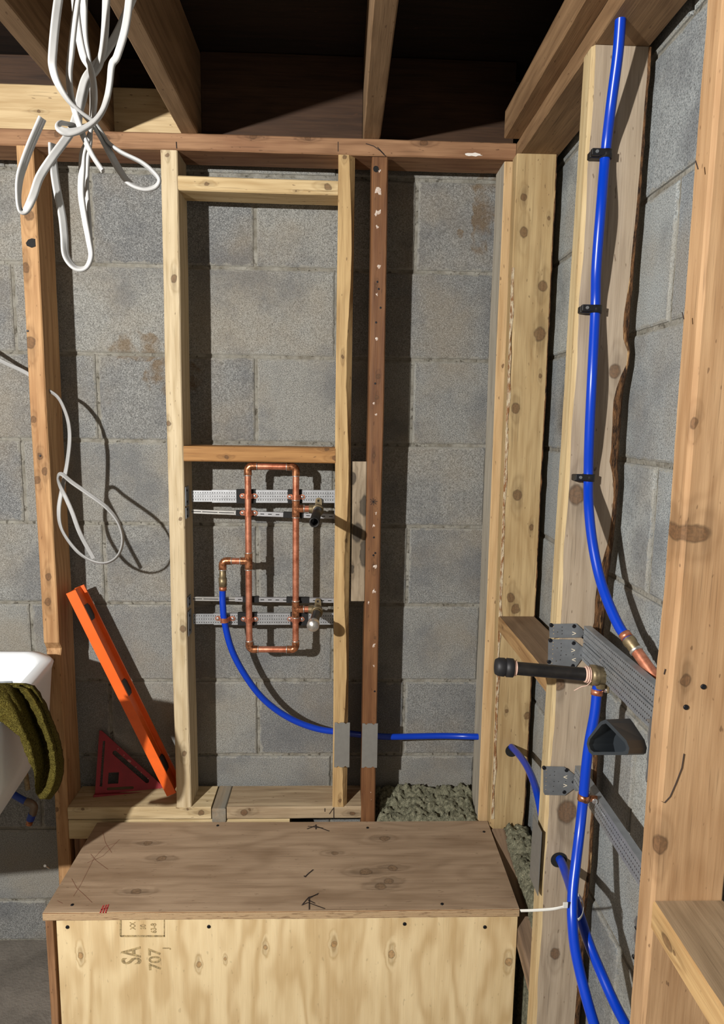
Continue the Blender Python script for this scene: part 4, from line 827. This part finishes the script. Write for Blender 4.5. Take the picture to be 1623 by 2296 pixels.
mb = MB(); mb.lathe(pe + nd * .012, nd, [(0, .0106), (.128, .0106)], 24); mb.build('pipe_nipple', M['blackiron'], fit)
mb = MB()
for q, r_3 in ((.016, .0130), (.019, .0136), (.022, .0128), (.133, .0122), (.136, .0130)): mb.lathe(pe + nd * q, nd, [(0, .0106), (.0008, r_3), (.0022, r_3), (.003, .0106)], 20)
mb.build('thread_tape', M['thread'], fit)
mb = MB(); tp_ = smoothpath([pe + nd * .018 + Vector((0, -.012, -.006)), pe + nd * .026 + Vector((0, -.016, -.012)), pe + nd * .034 + Vector((0, -.014, -.016)), pe + nd * .044 + Vector((0, -.012, -.024))], 4); mb.tube(tp_, .0007, 6); mb.build('loose_thread', M['thread'], fit)
mb = MB(); mb.lathe(pe + nd * .138, nd, [(0, .0125), (.001, .0150), (.011, .0152), (.012, .0138), (.014, .0138), (.015, .0150), (.024, .0146), (.029, .0120), (.0305, .0001)], 24); mb.build('pipe_cap', plain('dull_black_cap', (40, 40, 42), .55, .3), fit)
# strap on the lower rail
sp_ = at(1308, 1788, .98); mb = MB(); root = thing('pipe_strap', sp_, 'copper strap on the blue pipe below the perforated steel tab', 'pipe strap')
mb.lathe(sp_ - Vector((0, 0, .005)), Vector((.08, 0, 1)), [(0, .0080), (0, .0096), (.0105, .0096), (.0105, .0080)], 22, caps=False); mb.box(sp_ + Vector((.006, -.004, -.006)), sp_ + Vector((.022, .0, .004)), 0, .001); mb.build('band', M['copper2'], root)
screwheads(root, [sp_ + Vector((.017, -.005, -.004))], (-.2, -1, 0), .0045, 'chrome')
# dark grey hook
def loft_px(outer, Y0, Y1, shift): return [at(x, y, Y0) for x, y in outer], [at(x + shift[0], y + shift[1], Y1) for x, y in outer]
oo = [(1358, 1613), (1368, 1622), (1404, 1660), (1411, 1678), (1408, 1690), (1400, 1693), (1328, 1693), (1320, 1686), (1315, 1668), (1318, 1655), (1346, 1618)]
ii = [(1358, 1622), (1364, 1628), (1400, 1665), (1404, 1675), (1402, 1683), (1396, 1686), (1331, 1686), (1324, 1681), (1320, 1669), (1323, 1657), (1349, 1625)]
A0, A1 = [at(x, y, .735) for x, y in oo], [at(min(1453, x + 66 - (x - 1315) * .28), y - 1 + (0 if y > 1640 else -1), .765) for x, y in oo]; B0, B1 = [at(x, y, .735) for x, y in ii], [at(x + 40 - (x - 1315) * .2, y, .762) for x, y in ii]
mb = MB(); mb.loft([B1, B0, A0, A1], caps=True, smooth=False); tag(mb.build('wall_hook', M['greyplastic']), 'dark grey hollow triangular plastic hook fixed beside the nearest stud', 'hook')

# ------------------------------------------------------------------ white flat cables
def cable(parent, pts, name='cable', hw=.0048, ht=.0023, sub=8, mat='white_cable', off=Vector((0, 0, 0))):
    """pts: (px, py, Y, twist) with twist 0 = broad side to the room, 1 = narrow side"""
    P = smoothpath([at(p[0], p[1], p[2]) + off for p in pts], sub); tw = []
    for i in range(len(pts) - 1):
        for j in range(sub): tw.append(lerp(pts[i][3], pts[i + 1][3], j / sub))
    tw.append(pts[-1][3]); wd = []
    for i, p in enumerate(P):
        t_ = (P[min(i + 1, len(P) - 1)] - P[max(i - 1, 0)]).normalized(); view = p.normalized(); a_ = t_.cross(view).normalized(); b_5 = t_.cross(a_).normalized()
        if i and a_.dot(last) < 0 and False: a_ = -a_
        last = a_; an = tw[i] * math.pi / 2; wd.append(a_ * math.cos(an) + b_5 * math.sin(an))
    mb = MB(); mb.tube(P, 0, 20, flat=(hw, ht, wd)); return mb.build(name, M[mat], parent)
Y0 = .58
bun = thing('cable_bundle', at(190, 290, Y0), 'knotted bundle of white flat cable hanging from the ceiling joists at upper left', 'cable')
top = .70
cable(bun, hw=.0032, ht=.0016, pts=[(150, -120, 0.5632, .2), (128, 20, 0.5632, 0), (118, 120, 0.5632, .1), (119, 155, 0.5632, .3), (131, 190, 0.5632, .5), (156, 228, 0.5673, .8), (184, 254, 0.5713, .9), (211, 276, 0.5753, .7), (232, 305, 0.5793, .8), (245, 322, 0.5793, .9), (273, 342, 0.5793, .9), (317, 364, 0.5793, .85), (344, 386, 0.5793, .8), (357, 404, 0.5793, .9), (347, 420, 0.5793, .8), (320, 424, 0.5793, .9), (287, 407, 0.5793, .6), (264, 375, 0.5793, .35), (246, 342, 0.5793, .4), (229, 312, 0.5793, .7), (212, 285, 0.5753, .9), (208, 270, 0.5753, .8)])
cable(bun, hw=.0032, ht=.0016, pts=[(190, -120, 0.5713, .6), (168, 40, 0.5713, .6), (159, 122, 0.5713, .55), (155, 165, 0.5713, .6), (158, 209, 0.5713, .6), (168, 250, 0.5713, .6), (181, 289, 0.5632, .6), (191, 315, 0.5632, .7), (209, 351, 0.5632, .8), (231, 384, 0.5632, .8)])
cable(bun, hw=.0032, ht=.0016, pts=[(160, -120, 0.5874, .4), (172, 40, 0.5874, .3), (186, 122, 0.5874, .3), (203, 155, 0.5874, .5), (211, 198, 0.5874, .6), (212, 240, 0.5874, .8), (205, 285, 0.5874, .9), (196, 318, 0.5874, .7), (186, 345, 0.5874, .5), (184, 380, 0.5874, .45), (182, 434, 0.5874, .5), (190, 490, 0.5874, .55), (199, 538, 0.5874, .6), (204, 575, 0.5874, .7), (192, 601, 0.5874, .8), (168, 600, 0.5874, .6), (148, 573, 0.5874, .3), (144, 527, 0.5874, .1), (139, 482, 0.5874, .1), (126, 416, 0.5874, .1), (119, 360, 0.5874, .1), (117, 322, 0.5874, .3)])
cable(bun, hw=.0032, ht=.0016, pts=[(192, -120, 0.5994, .5), (188, 60, 0.5994, .4), (197, 130, 0.5994, .5), (207, 190, 0.5994, .6), (206, 240, 0.5994, .9), (203, 290, 0.5994, .9), (200, 320, 0.5994, .6), (195, 350, 0.5994, .5), (193, 400, 0.5994, .6), (195, 440, 0.5994, .7), (200, 500, 0.5914, .8), (204, 560, 0.5907, .9)])
cable(bun, hw=.0032, ht=.0016, pts=[(320, -60, 0.6035, .1), (270, 60, 0.6035, .1), (233, 122, 0.5994, .1), (209, 153, 0.5954, .2), (191, 178, 0.5914, .3), (181, 213, 0.5874, .2), (173, 253, 0.5834, .2), (160, 293, 0.5793, .2), (142, 320, 0.5753, .1), (116, 355, 0.5713, .1), (89, 397, 0.5713, .0), (74, 440, 0.5713, .1), (58, 472, 0.5713, .5), (45, 470, 0.5713, .8), (41, 440, 0.5713, .7), (44, 400, 0.5713, .4), (54, 365, 0.5713, .2), (71, 320, 0.5713, .2), (95, 265, 0.5713, .2)])
cable(bun, hw=.0032, ht=.0016, pts=[(300, -120, 0.5874, .3), (285, 40, 0.5874, .3), (264, 122, 0.5874, .4), (251, 145, 0.5874, .5), (246, 187, 0.5874, .6), (240, 220, 0.5874, .6), (229, 250, 0.5793, .7), (211, 273, 0.5673, .7), (182, 291, 0.5592, .6), (152, 297, 0.5552, .3), (133, 288, 0.5552, .4), (137, 277, 0.5632, .9), (158, 279, 0.5793, .9), (185, 284, 0.5914, .8), (205, 278, 0.5914, .8), (222, 262, 0.5834, .8)])
cable(bun, hw=.0032, ht=.0016, pts=[(240, -120, 0.5954, .3), (236, 60, 0.5954, .3), (224, 140, 0.5954, .4), (198, 180, 0.5941, .4), (186, 220, 0.5914, .3), (176, 262, 0.5874, .3), (178, 300, 0.5874, .6)])
lc = thing('cable_loop', at(200, 1160, 1.49), 'white flat cable coming out of the leftmost stud and hanging in a loop', 'cable')
cable(lc, [(100, 870, 1.585, .6), (128, 889, 1.575, .6), (144, 917, 1.56, .6), (154, 951, 1.55, .5), (156, 990, 1.54, .4), (150, 1042, 1.53, .4), (141, 1088, 1.52, .2), (132, 1143, 1.51, .3), (139, 1188, 1.50, .7), (171, 1234, 1.50, .6), (205, 1257, 1.50, .8), (238, 1262, 1.495, .8), (264, 1246, 1.49, .7), (275, 1212, 1.49, .7), (266, 1173, 1.49, .6), (238, 1137, 1.49, .3), (192, 1103, 1.49, .2), (162, 1082, 1.49, .2), (138, 1063, 1.49, .3), (130, 1070, 1.50, .9), (135, 1090, 1.51, .5), (148, 1117, 1.51, .1), (162, 1149, 1.505, .1), (180, 1197, 1.50, .05), (210, 1252, 1.50, .05)], sub=8)
l2 = thing('cable', at(40, 828, 1.585), 'white cable end entering the leftmost stud from the left edge', 'cable')
cable(l2, [(-60, 770, 1.60, .3), (0, 808, 1.595, .3), (41, 827, 1.59, .2), (62, 838, 1.585, .2), (75, 848, 1.585, .2)], 'cable_run')

# ------------------------------------------------------------------ orange level
LA, LB = at(384.5, 1782, 1.578), at(158.5, 1327, 1.578); LX = (LB - LA).normalized(); LL = (LB - LA).length
lev = thing('spirit_level', (LA.x, LA.y, LA.z), 'orange spirit level leaning between the leftmost stud and the pale stud', 'level')
LZ = Vector((0, 1, 0)).cross(LX).normalized(); fL = Matrix((LX, Vector((0, 1, 0)).cross(LX).cross(LX) * -1, LZ)).transposed().to_4x4()
LYd = Vector((0, 1, 0)) - LX * LX.y; LYd.normalize(); LZ = LX.cross(LYd); fL = Matrix((LX, LYd, LZ)).transposed().to_4x4(); fL.translation = LA
sect = [(0, -.0125), (.0045, -.0125), (.0060, -.0040), (.0500, -.0040), (.0515, -.0125), (.056, -.0125), (.056, .0125), (.0515, .0125), (.0500, .0040), (.0060, .0040), (.0045, .0125), (0, .0125)]
sl = lambda x: 0
mb = MB(); mb.loft([[fL @ Vector((x, y, z)) for y, z in sect] for x in (0, LL)], caps=True)
for z in (-.0040, .0040):      # long ribs on the web
    for yy in (.016, .040): mb.add([fL @ Vector(v) for v in ((.06, yy - .001, z * 1.0), (LL - .06, yy - .001, z), (LL - .06, yy, z * 1.35), (.06, yy, z * 1.35), (LL - .06, yy + .001, z), (.06, yy + .001, z))], [(0, 1, 2, 3), (3, 2, 4, 5)])
mb.build('beam', M['orange'], lev, frame=fL)
for t_ in (.115, .485, .87):
    x = LL * (1 - t_); mb = MB(); q = [(x - .021, .012), (x - .014, .008), (x + .014, .008), (x + .021, .012), (x + .021, .040), (x + .012, .046), (x - .012, .046), (x - .021, .040)]
    mb.loft([[fL @ Vector((a_, b_6, z)) for a_, b_6 in q] for z in (-.0062, .0062)], caps=True); v = mb.build('vial_housing', M['black'], lev)
    mb = MB(); d = (fL.to_3x3() @ (Vector((0, 1, 0)) if t_ > .3 else Vector((.7, .7, 0)))); c0 = fL @ Vector((x, .027, 0)); mb.lathe(c0 - d * .012, d, [(0, .0045), (.001, .0052), (.023, .0052), (.024, .0045)], 14); mb.build('vial', M['yellow'], v)
# red speed square
S0 = at(213, 1781, 1.618); S1 = at(211, 1640, 1.668); S2 = at(392, 1772, 1.652)
sx = (S2 - S0).normalized(); sz = (S1 - S0); sz = (sz - sx * sz.dot(sx)); LS = sz.length * 1.01; fS = frame(S0, sx, sz); WS = .178
def slot2(a_, b_7, w_, n=5):
    a_, b_7 = Vector(a_), Vector(b_7); d = (b_7 - a_).normalized(); an0 = math.atan2(d.y, d.x); out = []
    for k in range(n + 1): an = an0 + math.pi / 2 + math.pi * k / n; out.append((a_.x + w_ * math.cos(an), a_.y + w_ * math.sin(an)))
    for k in range(n + 1): an = an0 - math.pi / 2 + math.pi * k / n; out.append((b_7.x + w_ * math.cos(an), b_7.y + w_ * math.sin(an)))
    return out
sq = thing('speed_square', S0, 'dark red triangular speed square standing behind the orange level', 'square')
comb = [(.0115, .018)] + [(.0115 - (.0018 if k % 2 else 0), .018 + (LS * .72) * k / 40) for k in range(1, 41)] + [(.0165, .018 + LS * .72), (.0165, .018)]
vf = shape2d([[(0, 0), (WS, 0), (WS, .004), (.006, LS), (0, LS)], comb, slot2((.042, LS * .64), (.128, LS * .17), .0055), [(.030, .024), (.056, .024), (.056, .052), (.030, .052)], slot2((.032, .012), (.092, .012), .0035)], .0016)
mb = MB(); plane_mesh(mb, vf, fS); mb.build('triangle_plate', M['red'], sq)
mb = MB(); mb.box((-.002, -.012, -.006), (WS + .002, .010, .0015), 0, .0008); mb.v = [fS @ v for v in mb.v]; mb.build('fence', M['red'], sq)
M['etch'] = plain('pale_engraving', (176, 120, 118), .6)
for k, (x, z) in enumerate(((.050, .70), (.066, .595), (.098, .40), (.112, .31), (.130, .21))):
    mb = MB(); q = fS @ Vector((x, -.0018, LS * z)); plane_mesh(mb, shape2d([[(-.0014, -.0014), (.0014, -.0014), (.0014, .0014), (-.0014, .0014)]], .0001), frame(q, sx, sz)); mb.build('engraved_mark', M['etch'], sq)
mb = MB(); q = fS @ Vector((.080, -.0018, LS * .50)); plane_mesh(mb, shape2d([slot2((-.0022, .0014), (.0022, -.0014), .0026)], .0001), frame(q, sx, sz)); mb.build('engraved_mark', M['etch'], sq)

# ------------------------------------------------------------------ laundry sink, towel, valve
snk = thing('laundry_sink', (-.88, 1.25, -.85), 'white laundry sink at the left edge with a green towel over its rim', 'sink')
def rr(x0, x1, y0, y1, rad, z, tiltf=None, n=7):
    out = []
    for cx, cy, a0 in ((x1 - rad, y1 - rad, 0), (x0 + rad, y1 - rad, 90), (x0 + rad, y0 + rad, 180), (x1 - rad, y0 + rad, 270)):
        for k in range(n + 1):
            an = math.radians(a0 + 90 * k / n); x, y = cx + rad * math.cos(an), cy + rad * math.sin(an)
            ca, sa = math.cos(.12), math.sin(.12); X, Y = x - x1, y - y1; X, Y = X * ca - Y * sa + x1, X * sa + Y * ca + y1     # turned a little in the room
            out.append(Vector((X, Y, z + (tiltf(X) if tiltf else 0))))
    return out[::-1]
tf = lambda X: .026 * (1 - math.exp(-max(0, -.675 - X) / .10))
x1, y1 = -.650, 1.500; x0, y0 = -1.20, 1.12
rings = [rr(x0 + .09, x1 - .075, y0 + .035, y1 - .035, .04, -.83, None), rr(x0 + .055, x1 - .055, y0 + .02, y1 - .02, .05, -.80), rr(x0 + .018, x1 - .014, y0 + .010, y1 - .010, .05, -.695), rr(x0 + .004, x1 - .004, y0 + .002, y1 - .004, .05, -.570, tf), rr(x0, x1, y0, y1, .052, -.555, tf), rr(x0 + .004, x1 - .004, y0 + .004, y1 - .004, .05, -.548, tf), rr(x0 + .022, x1 - .022, y0 + .022, y1 - .022, .045, -.548, tf), rr(x0 + .030, x1 - .030, y0 + .030, y1 - .030, .042, -.556, tf), rr(x0 + .045, x1 - .050, y0 + .045, y1 - .045, .035, -.66), rr(x0 + .08, x1 - .09, y0 + .06, y1 - .06, .03, -.715), rr(x0 + .13, x1 - .14, y0 + .085, y1 - .085, .02, -.73)]
mb = MB(); mb.loft(rings, caps=True, smooth=True); mb.build('basin', M['porcelain'], snk); mb = MB(); mb.box((-.98, 1.44, -.64), (-.74, 1.559, -.60)); mb.build('mounting_bracket', M['steel_dim'], snk)
rows = [(1538, -150, 50, 1.222), (1543, -150, 70, 1.222), (1559, -130, 83, 1.216), (1578, -90, 94, 1.21), (1601, -30, 104, 1.205), (1628, 15, 114, 1.205), (1650, 43, 123, 1.205), (1672, 50, 130, 1.205), (1692, 58, 134, 1.205), (1714, 68, 137, 1.205), (1736, 77, 137, 1.205), (1758, 78, 133, 1.205), (1778, 80, 125, 1.205), (1792, 90, 114, 1.205)]
def towelpt(v, u, back=False):
    i = min(int(v), len(rows) - 2); f = v - i; y, xl, xr, Yr = [lerp(rows[i][k], rows[i + 1][k], f) for k in range(4)]
    x = lerp(xl, xr, u); w_ = (xr - x)                    # pixels from the outer edge, used as a length along the cloth
    s_ = w_ / 1481 * 1.2
    fold = .020 * math.exp(-((s_ - .010) / .010) ** 2) - .022 * math.exp(-((s_ - .030) / .008) ** 2) + .014 * math.exp(-((s_ - .052) / .014) ** 2) + .010 * math.sin(s_ * 90 + v * .5) * min(1, s_ / .06)
    p = at(x, y, Yr - .012 - .58 * s_ - fold * (1 if v > .6 else .4) + (.03 if u > .999 else 0) + .022 * math.exp(-s_ / .003) + .03 * max(0, (v - 12.2)) / 1)
    n_ = noise.noise(Vector((x * .05, v * 2.0, 1))) * .003 + noise.noise(Vector((x * .25, v * 7, 3))) * .0016; return p + Vector((0, -n_ + (.014 if back else 0), 0))
mb = MB(); nv, nu = 90, 110; fr_, bk_ = [], []
for j in range(nv + 1): fr_.append([towelpt(j / nv * (len(rows) - 1), i / nu) for i in range(nu + 1)] + [towelpt(j / nv * (len(rows) - 1), i / nu, True) for i in range(nu, -1, -6)])
mb.loft(fr_, caps=True, smooth=True); tag(mb.build('towel', M['towel']), 'olive green terry towel hanging over the corner of the white sink', 'towel')
vv = thing('shutoff_valve', at(52, 1710, 1.5), 'small red handled valve under the white sink', 'valve')
mb = MB(); mb.lathe(at(50, 1696, 1.46), (.3, -.8, .3), [(0, .006), (.002, .012), (.006, .013), (.010, .012), (.012, .005)], 9); mb.build('handle', M['red_valve'], vv)
mb = MB(); mb.tube([at(20, 1722, 1.50), at(52, 1712, 1.48), at(58, 1740, 1.50), at(62, 1770, 1.50)], .006, 12); mb.build('valve_body', M['brass'], vv)
ep = thing('pipe_elbow_stub', at(72, 1805, 1.50), 'dark blue pipe end with a copper elbow below the towel', 'pipe')
mb = MB(); mb.tube(smoothpath([at(-40, 1745, 1.50), at(20, 1776, 1.50), at(50, 1793, 1.50), at(62, 1799, 1.50)], 5), R1, 16); mb.build('pipe_run', M['pex_d'], ep)
mb = MB(); mb.tube(smoothpath([at(57, 1797, 1.50), at(70, 1802, 1.50), at(76, 1811, 1.50), at(73, 1826, 1.50)], 5), .0092, 16); mb.build('elbow', plain('dull_fitting', (110, 96, 82), .4, .6), ep)
mb = MB(); mb.tube([at(73, 1823, 1.50), at(68, 1838, 1.50)], .0094, 16); mb.build('pipe_sleeve', M['pex_d'], ep)
mb = MB(); mb.tube([at(68, 1838, 1.50), at(65, 1848, 1.50)], .0080, 16); mb.build('pipe_end', M['copper2'], ep)
